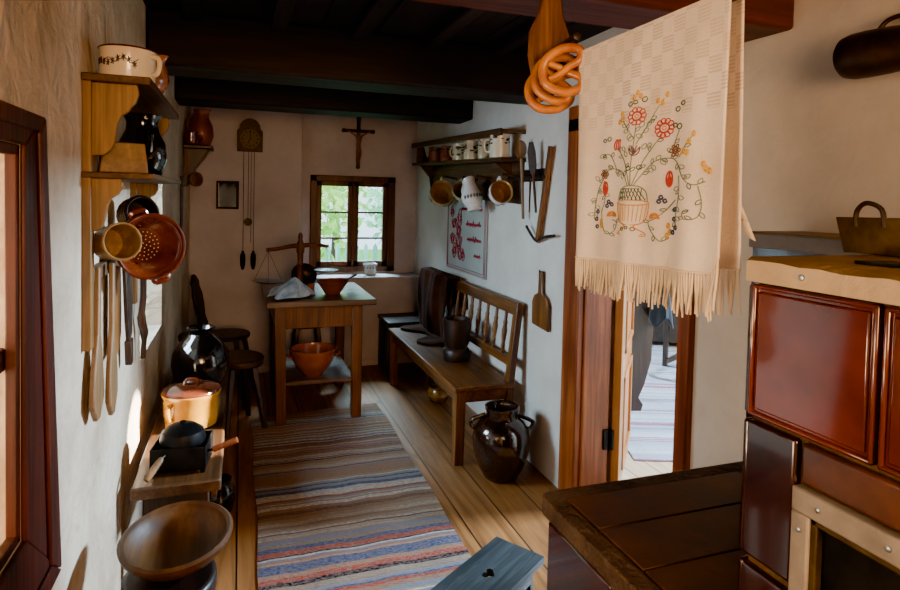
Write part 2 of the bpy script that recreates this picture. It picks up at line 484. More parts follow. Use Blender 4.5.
# window_1: the opening close to the camera, dark casing proud of the wall, plastered reveal
w1 = struct('window_1', loc=(XL, .9, 1.16))
def W1(y, z): return (y - .9, z - 1.16)
b = NB()
prism(b, [W1(.28, 1.585), W1(1.32, 1.585), W1(1.425, 1.65), W1(.28, 1.65)], 0, .012, 'yz')
prism(b, [W1(1.325, 1.585), W1(1.325, .83), W1(1.54, .65), W1(1.425, 1.65)], 0, .010, 'yz')
prism(b, [W1(.28, .65), W1(1.54, .65), W1(1.325, .83), W1(.28, .83)], 0, .013, 'yz')
prism(b, [W1(.28, .65), W1(.45, .83), W1(.45, 1.585), W1(.28, 1.65)], 0, .010, 'yz')
obj('window_frame', b, M['frame_l'], w1, bevel=.006)
b = NB()
prism(b, [W1(1.385, 1.615), W1(1.46, .70), W1(1.535, .652), W1(1.423, 1.648)], .010, .019, 'yz')
prism(b, [W1(.28, 1.615), W1(1.38, 1.615), W1(1.42, 1.648), W1(.28, 1.648)], .012, .02, 'yz')
prism(b, [W1(.28, .652), W1(1.53, .652), W1(1.46, .70), W1(.28, .70)], .013, .021, 'yz')
obj('frame_moulding', b, M['frame_l'], w1, bevel=.007)
b = NB()
box(b, -.020, 0, .412, .43, -.33, .425); box(b, -.020, 0, -.45, .43, .405, .425); box(b, -.020, 0, -.45, .43, -.33, -.312)
obj('jamb_lining', b, M['frame_l'], w1, bevel=.003)
b = NB()
box(b, -.10, -.022, -.45, .43, .0, .045)
obj('transom_bar', b, M['frame_l'], w1, bevel=.006)
b = NB()
for y0, y1, z0, z1 in ((-.45, -.40, -.33, .425), (.38, .43, -.33, .425), (-.45, .43, -.33, -.28), (-.45, .43, .375, .425), (-.02, .02, -.3, .39)):
    box(b, -.46, -.41, y0, y1, z0, z1)
obj('casement', b, M['frame_l'], w1, bevel=.005)
obj('pane', box(NB(), -.44, -.434, -.42, .40, -.3, .39), M['glass'], w1)

# window_2: niche window further along the left wall
w2 = struct('window_2', loc=(XL, 3.135, 1.25))
b = NB()
for y0, y1, z0, z1 in ((-.365, -.31, -.45, .45), (.31, .365, -.45, .45), (-.365, .365, -.45, -.39), (-.365, .365, .39, .45), (-.025, .025, -.4, .4)):
    box(b, -.50, -.45, y0, y1, z0, z1)
obj('window_frame', b, M['table'], w2, bevel=.005)
for s in (-1, 1):
    obj('pane', box(NB(), -.478, -.472, min(s * .02, s * .32), max(s * .02, s * .32), -.4, .4), M['glass'], w2)

# window_3: the small paned window in the far niche
w3 = struct('window_3', loc=(.9925, YR, .815))
H3 = .885
b = NB()
for x0, x1, z0, z1 in ((-.3925, -.335, 0, H3), (.325, .3925, 0, H3), (-.3925, .3925, 0, .05), (-.3925, .3925, H3 - .055, H3)):
    box(b, x0, x1, -.012, .08, z0, z1)
obj('window_frame', b, M['table'], w3, bevel=.005)
for s in (-1, 1):
    x0, x1 = (-.335, -.005) if s < 0 else (.005, .325)
    b = NB()
    for a0, a1, z0, z1 in ((x0, x0 + .045, .05, H3 - .055), (x1 - .045, x1, .05, H3 - .055), (x0, x1, .05, .095), (x0, x1, H3 - .095, H3 - .055)):
        box(b, a0, a1, .01, .05, z0, z1)
    if s < 0: box(b, -.012, .012, .0, .055, .05, H3 - .055)
    for zz in (.31, .55):
        box(b, x0, x1, .015, .045, zz - .009, zz + .009)
    s_ = obj('sash', b, M['table'], w3, bevel=.003)
    for z0, z1 in ((.095, .301), (.319, .541), (.559, H3 - .095)):
        obj('pane', box(NB(), x0 + .045, x1 - .045, .028, .032, z0, z1), M['glass'], s_)

# door_1: thick red-brown frame, open leaf swung into the next room
d1 = struct('door_1', loc=(1.59, 2.19, 0))
b = NB(); box(b, -.035, 0, .34, .484, 0, 1.92); obj('door_post', b, M['door_red'], d1, bevel=.006)
b = NB(); box(b, 0, .15, .325, .36, 0, 1.92); obj('jamb_board', b, M['door_red'], d1, bevel=.004)
b = NB(); box(b, -.03, .12, -.415, -.352, 0, 1.92); obj('door_post', b, M['door_red'], d1, bevel=.006)
b = NB(); box(b, -.035, .15, -.415, .484, 1.85, 1.98); obj('lintel_board', b, M['door_red'], d1, bevel=.006)
b = NB(); box(b, -.02, .28, -.35, .33, .001, .03); obj('threshold', b, M['settle'], d1, bevel=.005)
LA = math.radians(50)
leaf = obj('door_leaf', box(NB(), 0, .72, -.02, .02, .03, 1.84), M['door_leaf'], d1, loc=(.175, .30, 0), rot=(0, 0, LA), bevel=.004)
b = NB()
for z0, z1 in ((.14, .62), (.74, 1.10), (1.22, 1.74)):
    for x0, x1, a, c in ((.10, .62, z0, z0 + .03), (.10, .62, z1 - .03, z1), (.10, .13, z0, z1), (.59, .62, z0, z1)):
        box(b, x0, x1, -.034, -.018, a, c)
obj('panel_moulding', b, M['door_leaf'], leaf, bevel=.004)
b = NB(); lathe(b, [(0, 0), (.022, 0), (.022, .006), (.008, .01), (.008, .035), (0, .035)], 16, align((.66, -.02, 1.03), (0, -1, 0)))
tube(b, [(.66, -.055, 1.03), (.60, -.058, 1.03), (.56, -.055, 1.03)], [.008, .007, .006])
obj('handle', b, M['brass'], leaf)
for z in (.28, 1.6):
    b = NB(); lathe(b, [(0, 0), (.013, 0), (.013, .1), (0, .1)], 12, Tm(.16, .312, z)); box(b, .12, .16, .315, .324, z, z + .1)
    obj('hinge', b, M['iron'], d1)

# the next room, seen through the door
struct('floor_adjoining', box(NB(), 1.72, 6.2, .6, 7.2, -.06, 0), M['floor2'])
b = NB(); wall_boxes(b, 'x', 6.2, 6.35, .6, 7.2, 0, 2.5, [(1.7, 3.0, .85, 1.95)]); struct('wall_adjoining_far', b, M['wall_r'])
struct('wall_adjoining_left', box(NB(), 1.85, 6.2, 7.2, 7.3, 0, 2.5), M['wall_r'])
struct('wall_adjoining_right', box(NB(), 1.85, 6.2, .5, .6, 0, 2.5), M['wall_r'])
struct('ceiling_adjoining', box(NB(), 1.85, 6.35, .5, 7.3, 2.5, 2.56), M['ceil'])
# outside ground
struct('ground', box(NB(), -7, 9, 5.8, 22, -.5, -.4), M['grass'])

# ------------------------------------------------------------------ outside the far window
f = thing('picket_fence', 'pale picket fence outside seen low through the far window', 'fence', (1.6, 8.2, -.4))
for i in range(30):
    b = NB(); x = -1.9 + i * .13
    prism(b, [(x - .03, 0), (x + .03, 0), (x + .03, 1.22), (x, 1.28), (x - .03, 1.22)], -.012, .012, 'xz')
    obj('picket', b, M['fence'], f)
for z in (.35, .95):
    obj('rail', box(NB(), -2.0, 2.0, .012, .045, z, z + .09), M['fence'], f, bevel=.004)
def tree(x, y, h, r, mt, label, seed, squash=1.):
    t = thing('garden_tree', label, 'tree', (x, y, -.4), group='trees in the garden')
    rr = random.Random(seed)
    b = NB(); tube(b, spline([(0, 0, 0), (.05, .02, h * .3), (-.03, 0, h * .6), (.02, .03, h * .85)], 4), [.11 - .008 * i for i in range(13)], 8)
    obj('trunk', b, M['dark_z'], t)
    b = NB()
    for i in range(800):
        a = rr.uniform(0, 2 * PI); c = rr.uniform(-1, 1); s = math.sqrt(1 - c * c); q = rr.uniform(.45, 1) * r
        p = Vector((q * s * math.cos(a), q * s * math.sin(a), h * .62 + q * c * squash))
        e = Euler((rr.uniform(0, 6), rr.uniform(0, 6), rr.uniform(0, 6))).to_matrix()
        L = rr.uniform(.07, .13)
        b.faces.new([b.verts.new(p + e @ Vector(w)) for w in ((0, -L, 0), (L * .55, 0, .01), (0, L, 0), (-L * .55, 0, .01))])
    obj('crown', b, M[mt], t)
tree(.9, 10.2, 2.9, 1.15, 'leaf', 'bright green leafy tree outside filling the left panes of the far window', 1)
tree(3.1, 11.2, 2.8, .95, 'leaf2', 'bluish green leafy tree outside in the right panes of the far window', 2)
tree(2.0, 13.6, 4.6, 1.1, 'leaf', 'taller pale green tree outside further back between the two nearer trees', 3)

# ------------------------------------------------------------------ rugs
b = NB()
grid(b, 20, 60, lambda u, v: Vector((.085 + (.845 + .03 * v) * u + .006 * math.sin(v * 17) - .0 * v, 1.75 + 2.42 * v + .10 * u * v, .006 + .003 * math.sin(v * 40 + u * 3) * math.sin(u * 9) + .002 * math.sin(u * 23))))
bmesh.ops.solidify(b, geom=b.faces[:], thickness=.005)
tag(obj('rag_rug', b, M['rug']), 'long multicoloured striped rag rug on the floorboards beside the settle', 'rug')
b = NB()
grid(b, 12, 40, lambda u, v: Vector((-.60 + 1.2 * u, 2.9 * (v - .5), .006 + .002 * math.sin(v * 40))))
bmesh.ops.solidify(b, geom=b.faces[:], thickness=.005)
o = obj('rag_rug', b, M['rug2'], loc=(3.25, 4.05, 0), rot=(0, 0, math.radians(-20)))
tag(o, 'pale striped rag rug on the floor of the next room through the doorway', 'rug')
# ------------------------------------------------------------------ generic makers
def tapered_leg(bm, p0, p1, w0, w1, w0y=None, w1y=None):
    """square leg from top p0 to foot p1"""
    p0, p1 = Vector(p0), Vector(p1)
    w0y = w0y or w0; w1y = w1y or w1
    A = [bm.verts.new(p0 + Vector((sx * w0 / 2, sy * w0y / 2, 0))) for sx, sy in ((-1, -1), (1, -1), (1, 1), (-1, 1))]
    B = [bm.verts.new(p1 + Vector((sx * w1 / 2, sy * w1y / 2, 0))) for sx, sy in ((-1, -1), (1, -1), (1, 1), (-1, 1))]
    bm.faces.new(A); bm.faces.new(B[::-1])
    for i in range(4): bm.faces.new([A[i], B[i], B[(i + 1) % 4], A[(i + 1) % 4]])
    return bm

def hollow(prof_out, th, base=None):
    """closed vessel profile: outer wall up, rim, inner wall down"""
    o = list(prof_out)
    top = o[-1]
    inn = [(max(r - th, .001), z) for r, z in o[1:]][::-1]
    zb = (base if base is not None else o[0][1] + th)
    inn = [(r, max(z, zb)) for r, z in inn]
    return [(0, o[0][1])] + o + [(top[0] - th * .5, top[1] + th * .35)] + inn + [(0, zb)]

def handle(bm, r0, z0, r1, z1, out, rad, ang=0, n=6, seg=8, flat=1.):
    pts = [(r0, 0, z0), (r0 + out * .8, 0, z0 + (z1 - z0) * .08), (max(r0, r1) + out, 0, z0 + (z1 - z0) * .45), (r1 + out * .7, 0, z0 + (z1 - z0) * .9), (r1, 0, z1)]
    tube(bm, spline(pts, n), rad, seg, M=Rm(ang, 'Z'))
    return bm

# ------------------------------------------------------------------ work table under the window
t = thing('work_table', 'dark brown wooden table with a lower shelf standing before the far window', 'table', (.52, 4.42, 0))
obj('tabletop', box(NB(), -.355, .365, -.425, .43, .775, .815), M['tabletop'], t, bevel=.006)
for sx in (-1, 1):
    for sy in (-1, 1):
        b = NB(); tapered_leg(b, (sx * .255 - .015, sy * .36, .775), (sx * .248 - .005, sy * .372, 0), .07, .066)
        obj('leg', b, M['table'], t, bevel=.006)
obj('apron', box(NB(), -.24, .21, -.385, -.36, .63, .775), M['table'], t, bevel=.003)
obj('apron', box(NB(), -.24, .21, .36, .385, .63, .775), M['table'], t, bevel=.003)
for x in (-.285, .232):
    obj('apron', box(NB(), x - .012, x + .012, -.33, .33, .63, .775), M['table'], t, bevel=.003)
obj('shelf', box(NB(), -.25, .225, -.38, .35, .25, .275), M['tabletop'], t, bevel=.004)

b = NB()
lathe(b, hollow([(.058, 0), (.066, .01), (.108, .055), (.140, .11), (.152, .155), (.160, .17), (.163, .185)], .012), 40)
t = thing('terracotta_bowl', 'orange glazed earthenware bowl on the lower shelf of the table', 'bowl', (.485, 4.17, .276))
obj('bowl', b, M['bowl_o'], t)
for s in (-1, 1):
    b = NB(); tube(b, spline([(s * .142, -.035, .135), (s * .172, -.02, .142), (s * .176, .02, .142), (s * .142, .035, .135)], 5), .008, 8)
    obj('handle', b, M['bowl_o'], t)

# balance scale on the table
t = thing('balance_scale', 'wooden balance scale with two hanging metal pans on the table', 'scale', (.41, 4.40, .815))
b = NB(); lathe(b, [(0, 0), (.055, 0), (.055, .012), (.035, .02), (.026, .04), (.022, .06), (.026, .075), (.020, .10), (.020, .19), (.026, .20), (.020, .215), (.022, .28), (.028, .29), (.028, .34), (.022, .36), (.014, .38), (.018, .40), (.010, .425), (0, .43)], 20)
obj('post', b, M['table'], t)
b = NB(); tube(b, spline([(-.235, 0, .305), (-.16, 0, .312), (-.06, 0, .332), (0, 0, .335), (.06, 0, .338), (.15, 0, .335), (.20, 0, .328)], 4), [.011, .014, .014, .014, .014, .014, .015, .015, .016, .017, .018, .019, .02, .02, .018, .017, .016, .015, .014, .013, .013, .012, .012, .01, .01][:25], 10)
obj('beam', b, M['table'], t)
for cx, zt, zp, rp, tilt in ((-.22, .30, .085, .112, .05), (.185, .325, .155, .088, .0)):
    b = NB(); lathe(b, [(0, -.014), (rp * .6, -.012), (rp * .93, 0), (rp, .004), (rp * .93, .004), (rp * .6, -.007), (0, -.009)], 28, Tm(cx, 0, zp) @ Rm(tilt, 'Y'))
    pan = obj('scale_pan', b, M['steel'], t)
    b = NB()
    for a in (.5, 2.6, 4.7):
        tube(b, [(cx, 0, zt), (cx + rp * .95 * math.cos(a), rp * .95 * math.sin(a), zp + .002)], .0016, 5)
    obj('pan_cord', b, M['rope'], pan)
b = NB(); lathe(b, hollow([(.028, 0), (.03, .004), (.026, .02), (.024, .05), (.027, .07), (.026, .075)], .005), 20)
tag(obj('wooden_cup', b, M['door_red'], loc=(.475, 4.28, .8155)), 'small reddish turned wooden cup beside the scale post on the table', 'cup')
b = NB(); lathe(b, hollow([(.03, 0), (.06, .012), (.088, .045), (.094, .06)], .008), 28, Tm(0, 0, .094) @ Rm(math.radians(-78), 'X') @ Rm(0.25, 'Y') @ Tm(0, 0, -.03))
tag(obj('wooden_dish', b, M['dark'], loc=(.445, 4.52, .818)), 'round dark wooden dish propped on edge behind the scale post', 'dish')
# crumpled cloth
b = NB(); rr = random.Random(4)
def cl(u, v):
    a = u * 2 * PI; q = v
    rad = .135 * q * (1 + .22 * math.sin(3 * a + .6) + .13 * math.sin(7 * a + 5 * q))
    h = .105 * (1 - q) ** .7 + .018 * math.sin(5 * a + 9 * q) * (1 - q * .6) + .012
    return Vector((rad * math.cos(a) * 1.05 + .03 * (1 - q), rad * math.sin(a) * .9, max(h, .002)))
grid(b, 60, 16, cl); bmesh.ops.remove_doubles(b, verts=b.verts, dist=.0008)
tag(obj('crumpled_cloth', b, M['bluelit_cloth'], loc=(.325, 4.19, .816), solid=.003), 'crumpled pale cloth, coloured blue for the window light, heaped on the table left of the scale post', 'cloth')
t = thing('mixing_bowl', 'brown earthenware bowl with a spoon in it on the table right side', 'bowl', (.625, 4.27, .8155))
b = NB(); lathe(b, hollow([(.05, 0), (.055, .006), (.082, .05), (.108, .088), (.113, .095)], .008), 32)
obj('bowl', b, M['terracotta'], t)
b = NB(); tube(b, [(.02, .01, .035), (.07, .02, .07), (.12, .03, .104), (.175, .045, .128)], [.012, .006, .005, .006], 8)
tag(obj('spoon', b, M['dark'], loc=(.625, 4.27, .8155)), 'dark spoon leaning in the brown bowl on the table', 'spoon')

# flower pot on the sill
t = thing('flower_pot', 'small white patterned pot on the window sill', 'pot', (1.14, 5.45, .796))
b = NB(); lathe(b, hollow([(.045, 0), (.05, .005), (.06, .075), (.066, .082), (.067, .1)], .006), 28)
obj('pot', b, M['whiteware'], t)
b = NB()
for i in range(14):
    a = i / 14 * 2 * PI
    lathe(b, [(0, 0), (.006, .001), (.007, .003), (0, .004)], 8, Rm(a, 'Z') @ align((.062, 0, .066), (1, 0, .1)))
obj('pattern', b, M['decor_b'], t)
obj('soil', lathe(NB(), [(0, .085), (.06, .085)], 24), M['soil'], t)

# ------------------------------------------------------------------ far wall things
t = thing('crucifix', 'dark wooden crucifix with a small figure above the far window', 'crucifix', (1.025, YR, 1.787))
b = NB(); box(b, -.016, .016, -.022, -.002, 0, .45); box(b, -.135, .135, -.022, -.002, .315, .345)
for x, z, w in ((0, .45, .02), (0, 0, .02), (-.135, .33, .02), (.135, .33, .02)):
    lathe(b, [(0, -.012), (w, -.012), (w, .012), (0, .012)], 12, Tm(x, -.012, z) @ Rm(PI / 2, 'X'))
obj('cross', b, M['dark_z'], t, bevel=.003)
sk = bpy.data.meshes.new('figure')
pv = [(0, 0, .16), (0, -.004, .20), (0, -.006, .245), (0, -.006, .275), (-.004, -.012, .30), (-.03, -.004, .285), (-.065, 0, .305), (-.105, 0, .33), (.03, -.004, .285), (.065, 0, .305), (.105, 0, .33), (-.014, -.012, .145), (-.012, -.028, .10), (-.003, -.004, .05), (-.003, -.012, .035), (.014, -.012, .145), (.012, -.028, .10), (.005, -.004, .05), (.005, -.012, .035), (-.006, -.016, .315)]
pe = [(0, 1), (1, 2), (2, 3), (3, 4), (4, 19), (2, 5), (5, 6), (6, 7), (2, 8), (8, 9), (9, 10), (0, 11), (11, 12), (12, 13), (13, 14), (0, 15), (15, 16), (16, 17), (17, 18)]
pr_ = [.020, .017, .021, .008, .015, .010, .007, .005, .010, .007, .005, .013, .010, .006, .005, .013, .010, .006, .005, .011]
sk.from_pydata([(x, y - .035, z) for x, y, z in pv], pe, [])
fo = bpy.data.objects.new('figure', sk); COL.objects.link(fo); fo.parent = t
md = fo.modifiers.new('skin', 'SKIN')
for i, sv in enumerate(sk.skin_vertices[0].data): sv.radius = (pr_[i], pr_[i]); sv.use_root = (i == 0)
fo.modifiers.new('sub', 'SUBSURF').render_levels = 2
sk.materials.append(flat('figure_bronze', '#8a6a48', .5))

t = thing('wall_clock', 'old pendulum wall clock with an arched dial and hanging weights on the far wall', 'clock', (.072, YF, 1.86))
t.rotation_euler = (0, 0, 0)
b = NB(); pts = [(-.1, 0), (.1, 0), (.1, .17)] + [(.1 * math.cos(a) * .82, .19 + .085 * math.sin(a)) for a in [i * PI / 10 for i in range(11)]] + [(-.1, .17)]
prism(b, pts, -.05, -.042, 'xz'); obj('dial_plate', b, M['brass'], t, bevel=.003)
obj('case', box(NB(), -.085, .085, -.042, 0, .01, .19), M['dark_z'], t)
b = NB(); lathe(b, [(0, 0), (.078, 0), (.08, .002), (.078, .004), (0, .004)], 40, Tm(0, -.05, .105) @ Rm(PI / 2, 'X')); dial = obj('dial', b, flat('old_dial_paint', '#6f6044', .6), t)
b = NB()
for i in range(12):
    A = i * PI / 6
    Mx = Tm(0, -.0545, .105) @ Rm(A, 'Y')
    for o_ in ((-.005, 0, .005) if i % 3 else (-.006, -.002, .002, .006)): box(b, o_ - .0012, o_ + .0012, -.001, .001, .052, .07, M=Mx)
obj('numerals', b, M['iron'], dial)
b = NB(); box(b, -.0025, .0025, -.003, 0, -.01, .06, M=Tm(0, -.056, .105) @ Rm(.05, 'Y')); box(b, -.003, .003, -.003, 0, -.01, .042, M=Tm(0, -.058, .105) @ Rm(-2.7, 'Y'))
obj('hands', b, M['iron'], t)
for x, zb in ((-.055, -.82), (-.028, -.70), (.028, -.64), (.052, -.82)):
    pass
for x, zb, wt in ((-.047, -.82, 1), (.035, -.82, 1)):
    b = NB(); tube(b, [(x, -.025, .01), (x, -.025, zb)], .0022, 5); ch = obj('chain', b, M['iron'], t)
    b = NB(); lathe(b, [(0, -.16), (.01, -.155), (.019, -.12), (.022, -.07), (.019, -.03), (.01, -.015), (.012, -.008), (.005, 0), (0, 0)], 16, Tm(x, -.025, zb))
    obj('weight', b, M['iron'], ch)
b = NB(); tube(b, [(-.01, -.018, .01), (-.01, -.018, -.56)], .002, 5); pe_ = obj('pendulum_rod', b, M['iron'], t)
b = NB(); lathe(b, [(0, -.005), (.03, -.004), (.033, 0), (.03, .004), (0, .005)], 24, Tm(-.01, -.02, -.58) @ Rm(PI / 2, 'X')); obj('pendulum_bob', b, M['brass'], pe_)
b = NB(); tube(b, [(.012, -.025, .01), (.012, -.025, -.75)], .0018, 5); obj('chain', b, M['iron'], t)

t = thing('wall_mirror', 'small dark framed mirror on the far wall left of the clock', 'mirror', (-.095, YF - .017, 1.50), (0, 0, math.radians(-12)))
b = NB()
for x0, x1, z0, z1 in ((-.088, -.07, -.115, .115), (.07, .088, -.115, .115), (-.088, .088, -.115, -.097), (-.088, .088, .097, .115)): box(b, x0, x1, -.022, 0, z0, z1)
obj('mirror_frame', b, M['dark_z'], t, bevel=.004)
obj('mirror_glass', box(NB(), -.072, .072, -.014, -.01, -.099, .099), M['mirror_glass'], t)

# corner shelf with jug, teapot and hanging ladle bowl
t = thing('corner_bracket_shelf', 'small dark bracket shelf high in the far left corner', 'shelf', (-.38, 4.75, 1.85))
obj('shelf_board', box(NB(), -.005, .19, -.13, .13, -.025, 0), M['dark'], t, bevel=.004)
b = NB(); prism(b, [(0, -.025), (.16, -.025), (.13, -.08), (.07, -.16), (.05, -.25), (0, -.30)], -.11, -.085, 'xz'); obj('bracket', b, M['dark_z'], t, bevel=.003)
b = NB(); prism(b, [(0, -.025), (.16, -.025), (.13, -.08), (.07, -.16), (.05, -.25), (0, -.30)], .085, .11, 'xz'); obj('bracket', b, M['dark_z'], t, bevel=.003)
def jug(name, label, mt, loc, rot, prof, hd, cat='jug', lip=True, group=None, hm=None, th=.006, seg=32):
    t = thing(name, label, cat, loc, rot, group)
    b = NB(); lathe(b, hollow(prof, th), seg)
    if lip:
        zt = prof[-1][1]; rt = prof[-1][0]; zc = prof[-3][1]
        for v in b.verts:
            if v.co.z > zc and v.co.x < -.3 * rt:
                k = (v.co.z - zc) / (zt - zc + 1e-6); w = max(0, 1 - abs(v.co.y) / (rt * .5))
                v.co.x -= rt * .35 * w * k
    obj('body', b, mt, t)
    b = NB(); handle(b, *hd); obj('handle', b, hm or mt, t)
    return t
jug('terracotta_jug', 'plain reddish brown jug on the corner shelf below the beam', M['terracotta'], (-.275, 4.80, 1.851), (0, 0, 2.6),
    [(.05, 0), (.06, .01), (.085, .08), (.08, .15), (.052, .21), (.052, .25), (.06, .27)], (.05, .24, .08, .11, .035, .009))
t = jug('glazed_cup', 'small shiny red-brown cup on the corner shelf in front of the jug', M['redbrown'], (-.333, 4.645, 1.851), (0, 0, .4),
    [(.03, 0), (.045, .01), (.052, .045), (.046, .08), (.05, .09)], (.046, .075, .05, .02, .025, .006), 'cup', False)
t = thing('wooden_ladle', 'wooden ladle hanging below the corner shelf', 'ladle', (-.325, 4.60, 1.62))
b = NB(); lathe(b, hollow([(.02, 0), (.04, .012), (.052, .04), (.052, .06)], .006), 24, align((0, 0, -.02), (.6, -.75, .1)))
obj('ladle_bowl', b, M['spoon'], t)
b = NB(); tube(b, [(-.03, .02, .02), (-.045, .04, .15), (-.05, .05, .21)], .008, 8); obj('ladle_handle', b, M['spoon'], t)
t = thing('walking_stick', 'thin dark stick hanging on the left wall below the corner shelf', 'stick', (-.375, 4.42, 1.10))
b = NB(); tube(b, spline([(0, 0, 0), (.002, .0, .25), (0, .0, .48), (.0, .0, .52)], 5), .009, 8); obj('stick', b, M['dark_z'], t)

# ------------------------------------------------------------------ chair and stools on the left
t = thing('plank_chair', 'dark plank chair with a tall carved back in the far left corner', 'chair', (-.09, 4.72, 0), (0, 0, -.25))
def slab_seat(bm, poly, z0, z1): prism(bm, poly, z0, z1, 'xy'); return bm
sp = [(.17 * math.cos(a) * (1 if math.cos(a) > 0 else .95), .18 * math.sin(a)) for a in [i * 2 * PI / 24 for i in range(24)]]
obj('seat', slab_seat(NB(), sp, .445, .475), M['dark'], t, bevel=.008)
outl = [(-.07, 0), (.07, 0), (.085, .08), (.06, .14), (.085, .22), (.09, .30), (.06, .36), (.07, .40), (.03, .44), (0, .455), (-.03, .44), (-.07, .40), (-.06, .36), (-.09, .30), (-.085, .22), (-.06, .14), (-.085, .08)]
b = NB(); prism(b, outl, -.012, .012, 'yz', M=Tm(-.15, 0, .465) @ Rm(-.2, 'Y')); obj('backrest', b, M['dark_z'], t, bevel=.006)
for sx in (-1, 1):
    for sy in (-1, 1):
        b = NB(); tapered_leg(b, (sx * .10, sy * .11, .45), (sx * .17, sy * .16, 0), .034, .026); obj('leg', b, M['dark_z'], t, bevel=.006)
def stool(label, loc, rx, ry, h, rot, th=.045, mt='stool', splay=.06, group=None, lw=.038, nl=4):
    t = thing('wooden_stool', label, 'stool', loc, (0, 0, rot), group)
    sp = [(rx * math.cos(a), ry * math.sin(a)) for a in [i * 2 * PI / 32 for i in range(32)]]
    obj('seat', slab_seat(NB(), sp, h - th, h), M[mt], t, bevel=.012, seg=3)
    for k in range(nl):
        a = PI / nl + k * 2 * PI / nl
        cx, cy = math.cos(a), math.sin(a)
        b = NB(); tapered_leg(b, (cx * rx * .6, cy * ry * .6, h - th + .005), (cx * (rx * .75 + splay), cy * (ry * .75 + splay), 0), lw, lw * .8)
        obj('leg', b, M['dark_z'], t, bevel=.008)
    return t
stool('oval wooden stool with splayed legs in front of the dark plank chair', (.0, 4.08, 0), .155, .19, .46, .35)
stool('dark wooden stool half hidden behind the table', (.53, 5.03, 0), .19, .14, .475, 0, .04, 'dark', .04)

# ------------------------------------------------------------------ low bench along the left wall with pots
t = thing('plank_bench', 'long low plank bench along the left wall carrying pots', 'bench', (-.2, 3.0, 0))
b = NB(); box(b, -.15, .145, -.73, .86, .435, .48)
obj('seat_plank', b, M['bench'], t, bevel=.008)
b = NB(); prism(b, [(-.13, 0), (-.05, 0), (0, .10), (.05, 0), (.11, 0), (.10, .435), (-.12, .435)], -.64, -.59, 'xz'); obj('end_board', b, M['dark_z'], t, bevel=.005)
b = NB(); prism(b, [(-.13, 0), (-.05, 0), (0, .10), (.05, 0), (.11, 0), (.10, .435), (-.12, .435)], .70, .75, 'xz'); obj('end_board', b, M['dark_z'], t, bevel=.005)
obj('apron', box(NB(), .105, .128, -.62, .8, .36, .435), M['bench'], t, bevel=.004)

t = thing('black_jug', 'large shiny black glazed storage jar on the bench behind the yellow pot', 'jar', (-.19, 3.40, .4805))
b = NB(); lathe(b, hollow([(.085, 0), (.1, .008), (.132, .065), (.145, .13), (.138, .19), (.105, .24), (.068, .272), (.06, .288), (.07, .31), (.074, .318)], .009), 40); obj('body', b, M['jug_black'], t)
b = NB(); handle(b, .06, .298, .118, .215, .028, .010, 2.4); obj('handle', b, M['jug_black'], t)

t = thing('yellow_pot', 'mustard yellow lidded cooking pot on the bench by the left wall', 'pot', (-.195, 2.86, .4805), (0, 0, 0))
b = NB(); lathe(b, hollow([(.1, 0), (.108, .006), (.113, .05), (.118, .13), (.124, .14), (.124, .148)], .007), 40); obj('body', b, M['mustard'], t)
for a in (PI + .9, .9 ):
    b = NB(); handle(b, .115, .118, .112, .05, .022, .009, a); obj('handle', b, M['mustard'], t)
b = NB(); lathe(b, [(0, .15), (.116, .15), (.121, .153), (.118, .16), (.085, .172), (.03, .18), (0, .181)], 40); lid = obj('lid', b, M['lid'], t)
b = NB(); tube(b, spline([(-.03, 0, .178), (-.02, 0, .198), (.02, 0, .198), (.03, 0, .178)], 5), .008, 8); obj('knob', b, M['lid'], lid)

t = thing('coffee_roaster', 'black iron roaster with domed lid, square box and wooden handles on the bench', 'roaster', (-.195, 2.43, .4805), (0, 0, -.12))
b = NB()
for x0, x1, y0, y1 in ((-.095, -.089, -.085, .085), (.089, .095, -.085, .085), (-.095, .095, -.085, -.079), (-.095, .095, .079, .085)): box(b, x0, x1, y0, y1, .012, .095)
box(b, -.095, .095, -.085, .085, .012, .018)
for sx in (-1, 1):
    for sy in (-1, 1): box(b, sx * .085 - .008, sx * .085 + .008, sy * .075 - .008, sy * .075 + .008, 0, .014)
obj('box', b, M['iron'], t, bevel=.002)
b = NB(); lathe(b, [(0, .03), (.05, .04), (.078, .075), (.082, .10), (.073, .132), (.045, .152), (.012, .158), (.012, .166), (0, .168)], 32); obj('dome', b, M['iron'], t)
b = NB(); tube(b, [(-.04, -.08, .075), (-.05, -.10, .07)], .005, 6); hr = obj('handle_rod', b, M['iron'], t)
b = NB(); tube(b, spline([(-.05, -.10, .07), (-.065, -.13, .05), (-.085, -.165, .022)], 5), [.008, .010, .011, .012, .012, .012, .012, .012, .012, .011, .010][:11], 10); obj('wooden_grip', b, M['spoon'], hr)
b = NB(); tube(b, [(.09, -.03, .06), (.115, -.035, .065)], .005, 6); hr = obj('handle_rod', b, M['iron'], t)
b = NB(); tube(b, spline([(.115, -.035, .065), (.15, -.04, .08), (.20, -.045, .10)], 5), .011, 10); obj('wooden_grip', b, M['door_red'], hr)

b = NB(); lathe(b, hollow([(.045, 0), (.055, .008), (.068, .06), (.064, .11), (.048, .14), (.05, .16)], .008), 28)
tag(obj('floor_pot', b, M['jug_black'], loc=(-.075, 2.98, 0.001)), 'small dark pot on the floor under the edge of the plank bench', 'pot')

